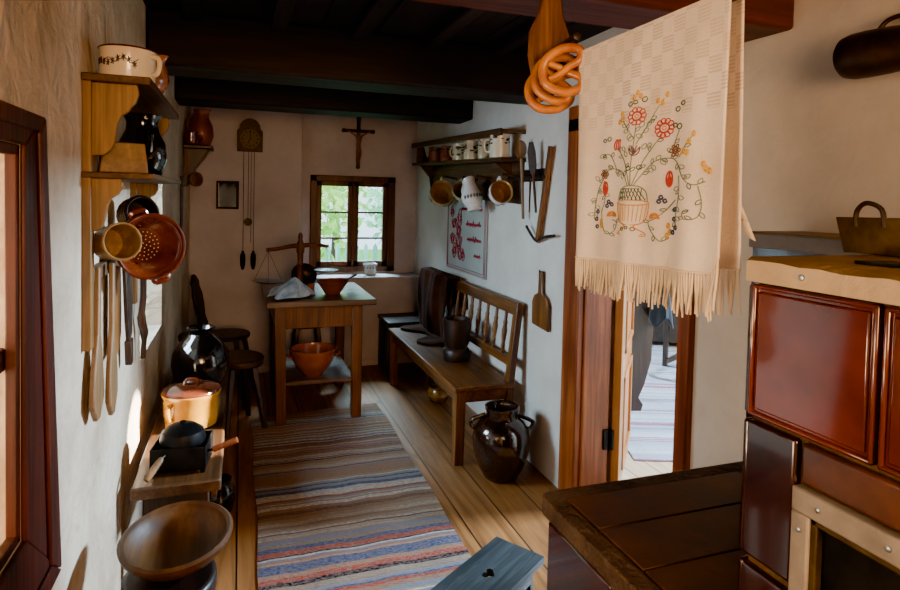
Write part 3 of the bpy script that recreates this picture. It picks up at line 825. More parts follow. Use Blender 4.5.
# front stool with the big wooden bowl
stool('low dark stool under the large shallow wooden bowl', (-.165, 1.70, 0), .115, .14, .50, .2, .05, 'dark', .0, None, .04)
t = thing('wooden_bowl', 'large shallow round wooden bowl on a stool in the foreground', 'bowl', (-.15, 1.745, .508), (math.radians(5), math.radians(-2), .0))
b = NB(); lathe(b, hollow([(.06, 0), (.08, .006), (.115, .03), (.14, .062), (.143, .074)], .016, .016), 48, sx=1., sy=1.08); obj('bowl', b, M['bowl_w'], t)
# ------------------------------------------------------------------ left wall shelf and what hangs there
Y0 = 2.175
t = thing('wall_shelf', 'aged pine wall shelf with scalloped brackets on the left wall', 'shelf', (XL, Y0, 1.08))
for y in (-.385, .345):
    obj('post', box(NB(), 0, .022, y, y + .04, 0, .715), M['pine'], t, bevel=.003)
obj('shelf_board', box(NB(), 0, .162, -.395, .395, .708, .728), M['pine_d'], t, bevel=.003)
obj('shelf_board', box(NB(), 0, .172, -.39, .39, .457, .473), M['pine_d'], t, bevel=.003)
up_ = [(.017, .708), (.127, .708), (.131, .685), (.124, .66), (.112, .648), (.106, .636), (.09, .624), (.079, .60), (.075, .56), (.068, .535), (.05, .518), (.017, .514)]
lo_ = [(.017, .457), (.092, .457), (.094, .435), (.083, .415), (.068, .405), (.058, .385), (.053, .35), (.044, .325), (.03, .316), (.017, .314)]
for y in (-.375, .355):
    for pl in (up_, lo_):
        b = NB(); prism(b, pl, y, y + .02, 'xz'); obj('bracket', b, M['pine'], t, bevel=.003)
obj('hook_rail', box(NB(), .0, .02, -.34, .345, .175, .215), M['pine_d'], t, bevel=.003)

t = thing('enamel_mug', 'large cream enamel mug with dark floral decoration on top of the wall shelf', 'mug', (-.298, 1.885, 1.8085), (0, 0, -.45))
b = NB(); lathe(b, hollow([(.066, 0), (.07, .004), (.07, .08), (.0725, .084)], .003), 48); obj('body', b, M['cream'], t)
b = NB(); lathe(b, [(.0715, .082), (.0745, .084), (.0715, .087), (.069, .084), (.0715, .082)], 48); obj('rim', b, M['redbrown'], t)
b = NB(); handle(b, .068, .068, .068, .016, .026, .0065, 0); obj('handle', b, M['cream'], t)
b = NB()
def on(a, z): return Vector((.0708 * math.cos(a), .0708 * math.sin(a), z))
a0 = -1.5
for k in range(9):
    a = a0 + (k - 4) * .19; z = .048 - .0022 * (k - 4) ** 2 * .3 + .008 * math.cos(k)
    for q in range(6):
        g = q * PI / 3 + k
        tube(b, [on(a, z), on(a + .09 * math.cos(g), z + .010 * math.sin(g))], [.0022, .0012], 5)
tube(b, [on(a0 + (i - 20) * .045, .046 + .006 * math.sin(i * .5)) for i in range(41)], .0011, 5)
obj('floral_decor', b, M['decor'], t)
jug('brown_jug', 'brown glazed jug on the wall shelf behind the enamel mug', M['amber'], (-.285, 2.12, 1.8085), (0, 0, 2.6),
    [(.045, 0), (.055, .008), (.068, .05), (.06, .09), (.055, .105), (.06, .12)], (.056, .10, .06, .03, .025, .008))
jug('black_pitcher', 'shiny black pitcher on the lower board of the wall shelf', M['jug_black'], (-.305, 2.2, 1.5535), (0, 0, -1.2),
    [(.05, 0), (.058, .006), (.076, .06), (.07, .11), (.05, .15), (.047, .175), (.058, .2)], (.05, .18, .07, .07, .03, .009))
b = NB()
A = [(-.06, -.05), (.055, -.05), (.055, .05), (-.06, .05)]
def ring4(s, z): return [b.verts.new((x * s, y * s, z)) for x, y in A]
r0, r1, r2, r3 = ring4(1.05, 0), ring4(.9, .085), ring4(.78, .085), ring4(.9, .01)
for p, q in ((r0, r1), (r1, r2), (r2, r3)):
    for i in range(4): b.faces.new([p[i], p[(i + 1) % 4], q[(i + 1) % 4], q[i]])
b.faces.new(r0[::-1]); b.faces.new(r3)
tag(obj('wooden_box', b, M['ochre_wood'], loc=(-.315, 1.93, 1.555), rot=(0, 0, .25), bevel=.003), 'small tapered wooden box on the lower board of the wall shelf', 'box')

t = thing('wooden_measure', 'round wooden measuring cup hanging below the wall shelf beside the colander', 'cup', (-.325, 1.87, 1.362))
b = NB(); lathe(b, hollow([(.04, -.05), (.045, -.046), (.052, .03), (.053, .042)], .006), 32, align((0, 0, 0), (.55, -.82, .12))); obj('cup', b, M['ochre_wood'], t)
b = NB(); tube(b, [(-.035, .02, .03), (-.045, .03, .06), (-.05, .02, .10)], .006, 8); obj('hanger', b, M['ochre_wood'], t)

t = thing('colander', 'red-brown glazed earthenware colander with pierced bottom hanging from the wall shelf', 'colander', (-.262, 2.06, 1.335))
CM = align((0, 0, 0), (.45, -.88, .02))
b = NB(); lathe(b, hollow([(.055, -.062), (.064, -.058), (.092, -.012), (.098, 0), (.104, .004), (.104, .013)], .008), 48, CM); obj('bowl', b, M['redbrown'], t)
b = NB()
rr = random.Random(2)
for q, n_ in ((.008, 4), (.02, 9), (.032, 15), (.044, 21)):
    for i in range(n_):
        a = i / n_ * 2 * PI + q * 30
        lathe(b, [(.0, .0), (.0022, 0), (.0018, .0008), (0, .001)], 6, CM @ Tm(q * math.cos(a), q * math.sin(a), -.0535))
obj('lit_hole_discs', b, M['cream'], t)  # pale discs stand for light showing through the holes, none are cut
for a in (-1.25, -1.25 + PI):
    b = NB(); tube(b, spline([(.098, -.022, -.006), (.114, -.016, -.004), (.114, .016, -.004), (.098, .022, -.006)], 5), .009, 8, M=CM @ Rm(a, 'Z')); obj('handle', b, M['redbrown'], t)
b = NB(); lathe(b, hollow([(.03, -.05), (.05, -.03), (.056, .02), (.052, .04)], .005), 20, align((0, 0, 0), (.5, -.8, .2)))
for i in range(10):
    tube(b, [align((0, 0, 0), (.5, -.8, .2)) @ Vector(((.0535 + .002 * (i % 2)) * math.cos(a), (.0535 + .002 * (i % 2)) * math.sin(a), -.025 + i * .006)) for a in [k * PI / 10 for k in range(20)]], .003, 5, closed=True)
tag(obj('wicker_basket', b, M['dark'], loc=(-.315, 2.18, 1.43)), 'small dark woven basket hanging under the wall shelf behind the wooden cup', 'basket')

def flat_tool(name, label, cat, y, z, outline, mt, th=.014, rx=0., x=-.366, parts=None):
    b = NB(); prism(b, outline, -th / 2, th / 2, 'yz')
    o = obj(name, b, mt, loc=(x, y, z), rot=(rx, 0, 0), bevel=.004)
    return tag(o, label, cat)
def paddle(L, w, bl, hw):
    """outline from top of handle down to a long rounded blade"""
    pts = [(hw, 0), (hw, -(L - bl))]
    for i in range(1, 10):
        s = i / 10; pts.append((hw + (w - hw) * math.sin(s * PI * .62 + .0) if s < .82 else w * .86 * (1 - (s - .82) / .3), -(L - bl) - bl * s))
    pts.append((w * .25, -L)); pts += [(-a, c) for a, c in pts[::-1]]
    return pts
flat_tool('wooden_paddle', 'long pale wooden paddle hanging nearest the camera on the left wall', 'paddle', 1.862, 1.295, paddle(.42, .062, .24, .013), M['spoon'], .014, -.03)
flat_tool('wooden_paddle', 'long wooden paddle hanging second from the window frame, overlapping the nearest one', 'paddle', 1.965, 1.295, paddle(.445, .058, .26, .013), M['spoon'], .014, .0, -.350)
flat_tool('washboard', 'narrow brown wooden board hanging on the left wall beside the dark cleaver', 'board', 2.09, 1.27, [(-.035, 0), (.035, 0), (.04, -.05), (.035, -.27), (-.03, -.28)], M['settle_z'], .02)
t = thing('iron_cleaver', 'dark iron chopping blade hanging on the left wall', 'cleaver', (-.360, 2.28, 1.27), (.12, 0, 0))
b = NB(); prism(b, [(-.07, 0), (.06, 0), (.055, -.18), (.04, -.27), (-.02, -.29), (-.045, -.20)], -.006, .006, 'yz'); obj('blade', b, M['iron_dark'], t, bevel=.003)
b = NB(); prism(b, [(-.025, -.28), (.025, -.28), (.018, -.37), (-.015, -.37)], -.011, .011, 'yz'); obj('handle', b, M['dark_z'], t, bevel=.004)
t = thing('whisk_stick', 'thin dark notched wooden stick hanging last in the row of tools', 'stick', (-.362, 2.62, 1.26))
b = NB(); tube(b, spline([(0, 0, 0), (.004, .01, -.15), (.0, -.01, -.25), (.006, .02, -.32), (.0, .03, -.42)], 4), [.012] * 8 + [.016] * 5 + [.010] * 4, 8); obj('stick', b, M['dark_z'], t)

# ------------------------------------------------------------------ plate rack on the right wall
TL = math.radians(1.9)
t = thing('plate_rack', 'dark wooden wall rack with a rail and shelf of cups on the right wall', 'shelf', (XR, 4.15, 1.785), (TL, 0, 0))
obj('shelf_board', box(NB(), -.17, 0, -.95, .95, -.022, 0), M['shelfwood'], t, bevel=.004)
b = NB(); box(b, -.172, -.148, -.93, .98, .13, .172); obj('top_rail', b, M['shelfwood'], t, bevel=.005)
b = NB(); prism(b, [(0, -.25), (-.03, -.25), (-.05, -.12), (-.13, -.03), (-.168, 0), (-.168, .172), (-.12, .172), (-.08, .05), (0, .05)], .80, .822, 'xz'); obj('end_board', b, M['shelfwood'], t, bevel=.003)
b = NB(); prism(b, [(0, -.16), (-.03, -.15), (-.06, -.08), (-.15, -.022), (0, -.022)], -.80, -.778, 'xz'); obj('bracket', b, M['shelfwood'], t, bevel=.003)
b = NB(); box(b, -.17, 0, -.93, -.905, .145, .168); obj('rail_arm', b, M['shelfwood'], t, bevel=.003)
obj('back_board', box(NB(), -.022, 0, -.93, .80, -.27, -.022), M['shelfwood'], t, bevel=.003)
def zs(y): return 1.7855 + (y - 4.15) * math.tan(TL)
def mug(label, y, r, h, mt, ang, spots='top', x=1.475):
    t = thing('pottery_mug', label, 'mug', (x, y, zs(y) + .001), (TL * .0, 0, ang), 'mugs on the plate rack')
    b = NB(); lathe(b, hollow([(r * .85, 0), (r * .95, .004), (r, h * .35), (r * .92, h * .8), (r * .97, h)], .005), 28); obj('body', b, mt, t)
    b = NB(); handle(b, r * .92, h * .82, r * .95, h * .25, r * .5, .006, 0, 5, 7); obj('handle', b, mt, t)
    b = NB(); rr = random.Random(int(y * 100))
    for i in range(26):
        a = rr.uniform(0, 2 * PI); z = h * (rr.uniform(.62, .95) if spots == 'top' else rr.uniform(.3, .8))
        n_ = rr.choice((.09, .13, .18)) * r
        lathe(b, [(0, 0), (n_, .0), (n_ * .7, .0018), (0, .0022)], 8, Rm(a, 'Z') @ align((r * (.955 if z > h * .5 else .985) + .001, 0, z), (1, 0, 0)) @ Matrix.Diagonal((1.5, .7, 1, 1)))
    obj('painted_decor', b, M['decor'], t)
mug('brown and grey pottery mug, farthest on the plate rack', 4.60, .058, .115, M['terracotta'], .6)
mug('brown dark-rimmed mug, second from the far end of the plate rack', 4.30, .056, .11, M['terracotta'], -2.2)
mug('cream mug with dark flower motif, third from the far end of the plate rack', 4.02, .062, .115, M['creamware'], 2.2, 'mid')
mug('cream mug with bold dark blotches, fourth from the far end of the plate rack', 3.80, .056, .125, M['creamware'], -.6, 'mid')
mug('narrow dark-handled cream mug, second from the near end of the plate rack', 3.58, .042, .125, M['creamware'], -1.4)
mug('largest cream mug with dark drips at the rim, nearest on the plate rack', 3.335, .064, .135, M['cream'], 2.8)
def hung(name, label, cat, y, z, r, dep, mdir, mt, inn, x=1.455, decor=True):
    t = thing(name, label, cat, (x, y, z), (0, 0, 0), 'pottery hanging under the plate rack')
    A = align((0, 0, 0), mdir)
    b = NB(); lathe(b, [(0, -dep), (r * .6, -dep), (r * .72, -dep * .9), (r * 1.02, -dep * .35), (r * .93, 0), (r, .01)], 32, A); obj('body', b, mt, t)
    b = NB(); lathe(b, [(r, .01), (r * .92, .008), (r * .86, 0), (r * .93, -dep * .35), (r * .6, -dep * .85), (0, -dep * .88)], 32, A); obj('glazed_inside', b, inn, t)
    b = NB(); handle(b, r * .95, -.005, r * .9, -dep * .7, r * .42, .008, 0, 5, 8)
    q = b
    # turn the handle to the top so that it hangs from the peg
    up = A.inverted().to_3x3() @ Vector((0, 0, 1)); ang = math.atan2(up.y, up.x)
    bmesh.ops.transform(q, matrix=A @ Rm(ang, 'Z'), verts=q.verts); obj('handle', q, mt, t)
    if decor:
        b = NB(); rr = random.Random(int(z * 1000 + y * 10))
        for i in range(22):
            a = rr.uniform(0, 2 * PI); zz = -dep * rr.uniform(.2, .6); n_ = r * rr.uniform(.08, .18)
            lathe(b, [(0, 0), (n_, 0), (n_ * .7, .0016), (0, .002)], 8, A @ Rm(a, 'Z') @ align((r * 1.005, 0, zz), (1, 0, 0)) @ Matrix.Diagonal((1.5, .8, 1, 1)))
        obj('painted_decor', b, M['decor'], t)
    # peg in the back board carries it
    return t
hung('hanging_mug', 'large dark decorated mug hanging farthest under the plate rack, mouth outward', 'mug', 4.34, 1.555, .098, .10, (-.15, -.87, .3), M['creamware'], M['inner'])
hung('hanging_mug', 'small mug hanging second from the far end under the plate rack', 'mug', 3.92, 1.57, .068, .08, (-.15, -.87, .38), M['creamware'], M['inner'])
hung('hanging_mug', 'wide white mug with brown inside hanging nearest under the plate rack', 'mug', 3.25, 1.555, .070, .085, (-.10, -.87, .22), M['whiteware'], M['inner'])
t = thing('hanging_jug', 'white jug with dark scroll decoration hanging between the mugs under the plate rack', 'jug', (1.45, 3.655, 1.435), (math.radians(-16), math.radians(-8), 0), 'pottery hanging under the plate rack')
b = NB(); lathe(b, hollow([(.042, 0), (.048, .005), (.044, .02), (.068, .07), (.07, .10), (.052, .15), (.040, .175), (.044, .205)], .005), 36)
for v in b.verts:
    if v.co.z > .17 and v.co.y < 0: v.co.z += .02 * (-v.co.y / .044)
obj('body', b, M['whiteware'], t)
b = NB(); handle(b, .042, .195, .06, .11, .03, .006, PI / 2 + .3); obj('handle', b, M['whiteware'], t)
b = NB()
for k in range(7):
    a = -2.6 + k * .3
    def oj(a, z): return Vector((.0712 * math.cos(a), .0712 * math.sin(a), z))
    tube(b, [oj(a + .10 * math.cos(s * .7) * (1 - s / 14), .085 + .017 * math.sin(s * .7) * (1 - s / 14)) for s in range(12)], .0022, 5)
obj('painted_decor', b, M['decor'], t)
pg = NB()
for i, y in enumerate((4.34, 3.92, 3.66, 3.25)):
    b = NB(); lathe(b, [(0, 0), (.009, 0), (.008, .10), (.010, .115), (0, .12)], 10, align((1.572, y, 1.655 + (.008 if i == 0 else -.01)), (-1, 0, .15)))
    tag(obj('wooden_peg', b, M['shelfwood']), ['wooden peg behind the farthest hanging mug on the plate rack', 'wooden peg behind the second hanging mug on the plate rack', 'wooden peg behind the white hanging jug on the plate rack', 'wooden peg behind the nearest hanging mug on the plate rack'][i], 'peg', 'pegs of the plate rack')
pg.free()

# spoon rack and utensils
t = thing('spoon_rack', 'thin dark wall rack bar holding utensils right of the plate rack', 'rack', (XR, 3.13, 1.637))
b = NB(); box(b, -.05, -.036, -.23, .23, -.008, .008); box(b, -.05, 0, .20, .215, -.008, .008); box(b, -.05, 0, -.215, -.20, -.008, .008); box(b, -.012, 0, -.23, .23, -.02, .05)
obj('rack_bar', b, M['dark'], t, bevel=.002)
t = thing('wooden_spoon', 'large wooden spoon standing bowl up in the spoon rack', 'spoon', (1.548, 3.14, 1.40), (math.radians(-3), 0, math.radians(52)))
b = NB(); lathe(b, hollow([(.008, 0), (.028, .006), (.036, .014)], .004), 24, Tm(-.005, 0, .40) @ Rm(-PI / 2, 'Y') @ Matrix.Diagonal((1.5, 1, 1, 1))); obj('spoon_bowl', b, M['spoon'], t)
b = NB(); tube(b, [(0, 0, 0), (0, 0, .2), (0, 0, .352)], [.008, .009, .011], 8); obj('spoon_handle', b, M['spoon'], t)
t = thing('iron_fork', 'dark flat iron utensil in the middle of the spoon rack', 'utensil', (1.55, 2.985, 1.44), (math.radians(-6), 0, math.radians(40)))
b = NB(); tube(b, [(0, 0, 0), (0, 0, .22)], [.007, .008], 8); obj('shaft', b, M['iron_dark'], t)
b = NB(); prism(b, [(-.012, .21), (.012, .21), (.024, .26), (.026, .34), (.012, .395), (-.012, .395), (-.022, .34), (-.022, .26)], -.005, .005, 'yz'); obj('blade', b, M['iron_dark'], t, bevel=.002)
t = thing('iron_skewer', 'thin iron skewer hanging in the spoon rack beside the flat utensil', 'skewer', (1.55, 3.07, 1.44), (math.radians(2), 0, 0))
b = NB(); tube(b, [(0, 0, 0), (0, 0, .15), (0, 0, .24)], [.003, .006, .006], 6); obj('shaft', b, M['iron_dark'], t)
b = NB(); tube(b, [(0, .018 * math.cos(a), .255 + .018 * math.sin(a)) for a in [i * PI / 8 for i in range(16)]], .005, 6, closed=True); obj('ring', b, M['iron_dark'], t)
t = thing('wall_rake', 'long wooden handled rake with curved iron arms hanging on the right wall', 'rake', (1.566, 2.985, 1.285))
HD = Vector((0, 2.862 - 2.985, 1.80 - 1.285))
b = NB(); box(b, -.011, .011, -.017, .017, -.01, HD.length, M=HD.to_track_quat('Z', 'X').to_matrix().to_4x4() @ Rm(PI / 2, 'Z')); obj('rake_handle', b, M['settle_z'], t, bevel=.003)
b = NB(); tube(b, spline([(-.008, .13, .075), (-.008, .06, .025), (-.008, .0, .0), (-.008, -.09, .026), (-.008, -.20, .04)], 5), .008, 8); obj('rake_arms', b, M['iron_dark'], t)
t = thing('wooden_scoop', 'flat wooden shovel shaped board hanging on the right wall by the door', 'scoop', (1.575, 2.945, .80))
b = NB(); pl = [(-.098, .0), (.090, .012), (.094, .14), (.072, .178), (.026, .198), (.023, .32), (-.019, .32), (-.024, .198), (-.072, .178), (-.098, .14)]
prism(b, pl, -.009, .009, 'yz'); obj('board', b, M['settle_z'], t, bevel=.005)
b = NB(); tube(b, [(.015, 0, .305), (-.012, 0, .315), (-.016, 0, .327)], .0035, 6); obj('hook', b, M['iron'], t)

# sampler
t = thing('embroidered_sampler', 'pale wall cloth with red embroidered figure and script hanging behind the settle', 'wall hanging', (XR, 4.155, .962))
b = NB(); grid(b, 16, 12, lambda u, v: Vector((-.010 - .004 * math.sin(u * 14) * (1 - v), (u - .5) * .81, .58 * v)))
obj('cloth', b, cloth('sampler_linen', '#9aa39a', '#b6bab0', 240, .3, 5), t, solid=.003)
red = flat('red_thread', '#9a2a3a', .8); pink = flat('pink_thread', '#b05866', .8)
b = NB()
for q in (.012, .03):
    y0, y1, z0, z1 = -.405 + q, .405 - q, q, .58 - q
    tube(b, [(-.0165, y0, z0), (-.0165, y1, z0), (-.0165, y1, z1), (-.0165, y0, z1)], .003, 5, closed=True)
obj('border', b, pink, t)
b = NB(); rr = random.Random(11)
for row, (ya, yb, z) in enumerate(((.08, -.33, .47), (-.02, -.31, .36), (-.05, -.32, .25), (-.19, -.31, .14))):
    n_ = int((ya - yb) / .011); pts = []
    for i in range(n_ + 1):
        amp = rr.choice((.012, .014, .03, .016, .012))
        pts.append((-.0165, ya + (yb - ya) * i / n_, z + amp * (1 if i % 2 else -.4)))
    tube(b, spline(pts, 3), .0028, 5)
for (yc, zc, s) in ((.12, .40, .05), (.14, .31, .045), (.13, .22, .06), (.10, .14, .05), (.24, .36, .04), (.27, .24, .04), (.22, .15, .04), (.29, .45, .03), (.03, .13, .03)):
    for k in range(3):
        ph = rr.uniform(0, 6)
        tube(b, [(-.0165, yc + s * (1 - k * .28) * math.cos(a) * (1 + .3 * math.sin(3 * a + ph)), zc + s * 1.2 * (1 - k * .28) * math.sin(a) * (1 + .3 * math.cos(2 * a + ph))) for a in [i * PI / 10 for i in range(20)]], .0028, 5, closed=True)
obj('red_embroidery', b, red, t)

# ------------------------------------------------------------------ settle, shawl, mortar, jars
t = thing('settle', 'long brown wooden settle with a spindle back along the right wall', 'bench', (1.33, 3.93, 0))
obj('seat', box(NB(), -.185, .18, -.81, .80, .418, .45), M['settle'], t, bevel=.006)
obj('apron', box(NB(), -.158, -.135, -.74, .74, .35, .418), M['settle'], t, bevel=.003)
obj('apron', box(NB(), -.135, .15, -.785, -.765, .35, .418), M['settle'], t, bevel=.003)
for y in (-.775, .75):
    b = NB(); tapered_leg(b, (-.145, y, .418), (-.148, y, 0), .062, .055); obj('leg', b, M['settle_z'], t, bevel=.004)
    b = NB(); prism(b, [(.135, 0), (.18, 0), (.185, .45), (.232, .90), (.195, .915), (.145, .45)], y - .028, y + .028, 'xz'); obj('back_post', b, M['settle_z'], t, bevel=.004)
b = NB(); prism(b, [(.183, .835), (.215, .835), (.225, .912), (.193, .912)], -.80, .78, 'xz'); obj('top_rail', b, M['settle'], t, bevel=.006)
b = NB(); prism(b, [(.160, .535), (.185, .535), (.190, .585), (.165, .585)], -.75, .73, 'xz'); obj('lower_rail', b, M['settle'], t, bevel=.004)
for i in range(10):
    y = -.635 + i * .14
    b = NB(); lathe(b, [(.010, 0), (.010, .04), (.015, .05), (.011, .065), (.016, .11), (.018, .14), (.012, .175), (.015, .19), (.010, .205), (.010, .255)], 12, Tm(.176, y, .58) @ Rm(.10, 'Y')); obj('spindle', b, M['settle_z'], t)

def sh(u, v):
    y = 4.08 + .68 * u + .03 * math.sin(v * 5)
    fold = math.sin(u * 13 + 2.6 * math.sin(v * 2.6 + u * 2)) * .6 + .2 * math.sin(u * 29 + 2 + 3 * v)
    if v < .16:
        s = v / .16; x, z = 1.575 - .055 * s, .70 + .235 * s
    elif v < .26:
        s = (v - .16) / .1; x, z = 1.52 - .06 * s, .935 - .012 * s
    elif v < .80:
        s = (v - .26) / .54; x, z = 1.46 - .035 * s - .02 * math.sin(s * PI), .923 - .45 * s
    else:
        s = (v - .8) / .2; x, z = 1.425 - .19 * s * (.6 + .4 * math.sin(u * 9)), .473 - .012 * s
    k = .02 if v < .8 else .010
    return Vector((x - k * (.8 + fold) if v > .16 else x, y, max(z + (.008 * fold if v > .8 else 0), .458) if v > .5 else z))
b = NB(); grid(b, 80, 44, sh)
tag(obj('brown_shawl', b, M['shawl'], solid=.008), 'dark brown woollen shawl draped over the far end of the settle', 'shawl')
t = thing('corner_bench', 'small dark bench in the corner under the far window', 'bench', (1.37, 5.03, 0))
obj('seat', box(NB(), -.20, .20, -.21, .21, .435, .47), M['dark'], t, bevel=.005)
obj('apron', box(NB(), -.165, .165, -.178, -.16, .36, .435), M['dark'], t)
for sx in (-1, 1):
    for sy in (-1, 1):
        b = NB(); tapered_leg(b, (sx * .165, sy * .17, .435), (sx * .168, sy * .172, 0), .05, .045); obj('leg', b, M['dark_z'], t, bevel=.003)
b = NB(); lathe(b, hollow([(.086, 0), (.09, .01), (.09, .06), (.084, .072), (.074, .082), (.077, .095), (.086, .115), (.088, .2), (.092, .27)], .014, .11), 32)
tag(obj('wooden_mortar', b, M['dark_z'], loc=(1.355, 3.69, .451), bevel=0), 'dark turned wooden mortar standing on the settle seat', 'mortar')
t = thing('storage_jar', 'large dark brown glazed jar with handles on the floor at the settle end', 'jar', (1.352, 2.935, .001))
b = NB(); lathe(b, hollow([(.082, 0), (.092, .008), (.125, .07), (.152, .15), (.160, .215), (.148, .275), (.118, .315), (.088, .333), (.085, .36), (.093, .375), (.094, .39)], .01), 48)
for v in b.verts:
    a = math.atan2(v.co.y, v.co.x)
    if .2 < v.co.z < .3: v.co.x *= 1 + .006 * math.sin(v.co.z * 400); v.co.y *= 1 + .006 * math.sin(v.co.z * 400)
obj('body', b, M['jar_brown'], t)
for a in (-.35, PI - .35):
    b = NB(); handle(b, .088, .342, .142, .268, .024, .012, a); obj('handle', b, M['jar_brown'], t)
b = NB(); lathe(b, hollow([(.05, 0), (.06, .006), (.085, .05), (.08, .085), (.07, .1), (.075, .11)], .008), 32)
tag(obj('brown_pot', b, glaze('amber_pot_glaze', '#6a3c10', '#a8701e', .2, 14, .7), loc=(1.41, 4.20, .001)), 'round amber brown pot on the floor under the settle', 'pot')

# ------------------------------------------------------------------ low step stool with heart cut-out
SA = math.atan2(.209, .313)
t = thing('step_stool', 'small grey-green step stool with a heart shaped hand hole on the floor', 'stool', (.80, 1.81, 0), (0, 0, SA))
b = NB()
heart = [(0, -.028)] + [(.022 * math.sin(a) ** 3 * 1.25, .020 * (13 * math.cos(a) - 5 * math.cos(2 * a) - 2 * math.cos(3 * a) - math.cos(4 * a)) / 13) for a in [PI - i * PI / 9 for i in range(1, 9)]] + [(0, .006)]
heart += [(-x, y) for x, y in heart[-2:0:-1]]
W2, D2 = .205, .10
for loop in (heart, [(-W2, -D2), (W2, -D2), (W2, D2), (-W2, D2)]):
    vs = [b.verts.new((x, y, .25)) for x, y in loop]
    for i in range(len(vs)): b.edges.new((vs[i], vs[(i + 1) % len(vs)]))
bmesh.ops.triangle_fill(b, use_beauty=True, edges=b.edges[:], normal=(0, 0, 1))
r_ = bmesh.ops.extrude_face_region(b, geom=b.faces[:])
bmesh.ops.translate(b, vec=(0, 0, -.026), verts=[v for v in r_['geom'] if isinstance(v, bmesh.types.BMVert)])
obj('stool_top', b, M['greywood'], t)
for x in (-.165, .165):
    b = NB(); prism(b, [(-.085, 0), (-.045, 0), (0, .07), (.045, 0), (.085, 0), (.07, .224), (-.07, .224)], x - .011, x + .011, 'yz'); obj('end_board', b, M['greywood'], t, bevel=.003)
for y in (-.078, .062):
    b = NB(); box(b, -.16, .16, y, y + .016, .165, .224); obj('side_rail', b, M['greywood'], t, bevel=.003)
# ------------------------------------------------------------------ low cooking stove
t = thing('low_stove', 'low tiled cooking stove with rusty iron top plates beside the doorway wall', 'stove', (.734, .78, 0))
obj('stove_body', box(NB(), .035, .825, 0, .55, 0, .705), M['mortar'], t)
b = NB()
cr = [(0, 0)] + [(0, .55)] + [(.035 - .035 * math.cos(a), .55 + .03 * math.sin(a)) for a in (.4, .8, 1.2, 1.57)] + [(.828, .58), (.828, .53), (.05, .53), (.05, 0)]
prism(b, cr, .705, .75, 'xy'); box(b, .05, .60, .0, .53, .705, .744); box(b, .60, .62, 0, .53, .705, .75)
rim = obj('top_rim', b, M['lowrim'], t, bevel=.004)
for y0, y1 in ((.383, .526), (.222, .378), (.03, .217)):
    obj('iron_plate', box(NB(), .054, .60, y0, y1, .743, .752), M['plate'], t, bevel=.002)
for y0, y1 in ((.01, .245), (.26, .535)):
    obj('tile', box(NB(), .005, .04, y0, y1, .36, .70), M['tile2'], t, bevel=.008)
    obj('tile', box(NB(), .005, .04, y0, y1, .02, .35), M['tile2'], t, bevel=.008)
for x0, x1 in ((.05, .43), (.44, .81)):
    obj('tile', box(NB(), x0, x1, .545, .565, .02, .70), M['tile2'], t, bevel=.008)

# ------------------------------------------------------------------ tall tiled stove
t = thing('tiled_stove', 'tall stove clad in glossy oxblood tiles with a pale slab top on the right', 'stove', (.80, .775, 0))
b = NB(); box(b, .012, .788, -1.3, -.012, 0, 1.378)
obj('stove_core', b, M['mortar'], t)
def tile(y0, y1, z0, z1, mt='tile'):
    f = obj('tile', box(NB(), 0, .02, y0 - .775, y1 - .775, z0, z1), M[mt], t, bevel=.006, seg=3)
    return f
def ptile(y0, y1, z0, z1, mt='tile'):
    b = NB(); A0, A1 = y0 - .775, y1 - .775
    box(b, .006, .02, A0, A1, z0, z1)
    w = .008
    for p in ((A0, A0 + w, z0, z1), (A1 - w, A1, z0, z1), (A0, A1, z0, z0 + w), (A0, A1, z1 - w, z1)): box(b, 0, .02, *p)
    box(b, .002, .02, A0 + w + .004, A1 - w - .004, z0 + w + .004, z1 - w - .004)
    obj('tile', b, M[mt], t, bevel=.0035, seg=3)
for y1 in (.768, .552, .336, .12, -.096, -.312):
    ptile(y1 - .21, y1, 1.156, 1.374)
tile(.672, .768, .922, 1.148, 'tile2')
tile(.40, .664, 1.086, 1.148, 'tile3'); tile(.09, .39, 1.086, 1.148, 'tile3')
for y1 in (.768, .552, .336, .12):
    tile(y1 - .21, y1, .70, .908, 'tile2'); tile(y1 - .21, y1, .46, .692, 'tile2'); tile(y1 - .21, y1, .02, .452, 'tile2')
for x0, x1 in ((.0, .38), (.39, .78)):
    for z0, z1 in ((.76, .91), (.922, 1.148), (1.156, 1.374)):
        obj('tile', box(NB(), x0, x1, -.015, .0, z0, z1), M['tile2'], t, bevel=.006)
# oven mouth with pale sheet metal surround
b = NB()
for p in ((-.385, -.105, 1.045, 1.082), (-.135, -.105, .76, 1.045), (-.385, -.355, .76, 1.045), (-.385, -.105, .735, .76)): box(b, -.008, .014, *p)
sur = obj('oven_surround', b, M['galv'], t, bevel=.003)
b = NB(); box(b, .0115, .0125, -.355, -.135, .76, 1.045); obj('oven_door', b, M['iron'], t)
b = NB()
for p in ((-.355, -.345), (-.145, -.135)): box(b, -.003, .0115, p[0], p[1], .76, 1.045)
box(b, -.003, .0115, -.355, -.135, 1.035, 1.045)
obj('oven_door_frame', b, M['brass'], t, bevel=.002)
b = NB()
for y, z in ((-.12, 1.02), (-.15, 1.064), (-.25, 1.064), (-.35, 1.064)): lathe(b, [(.004, 0), (.004, .002), (0, .004)], 10, align((-.008, y, z), (-1, 0, 0)))
obj('rivet', b, M['steel'], sur)
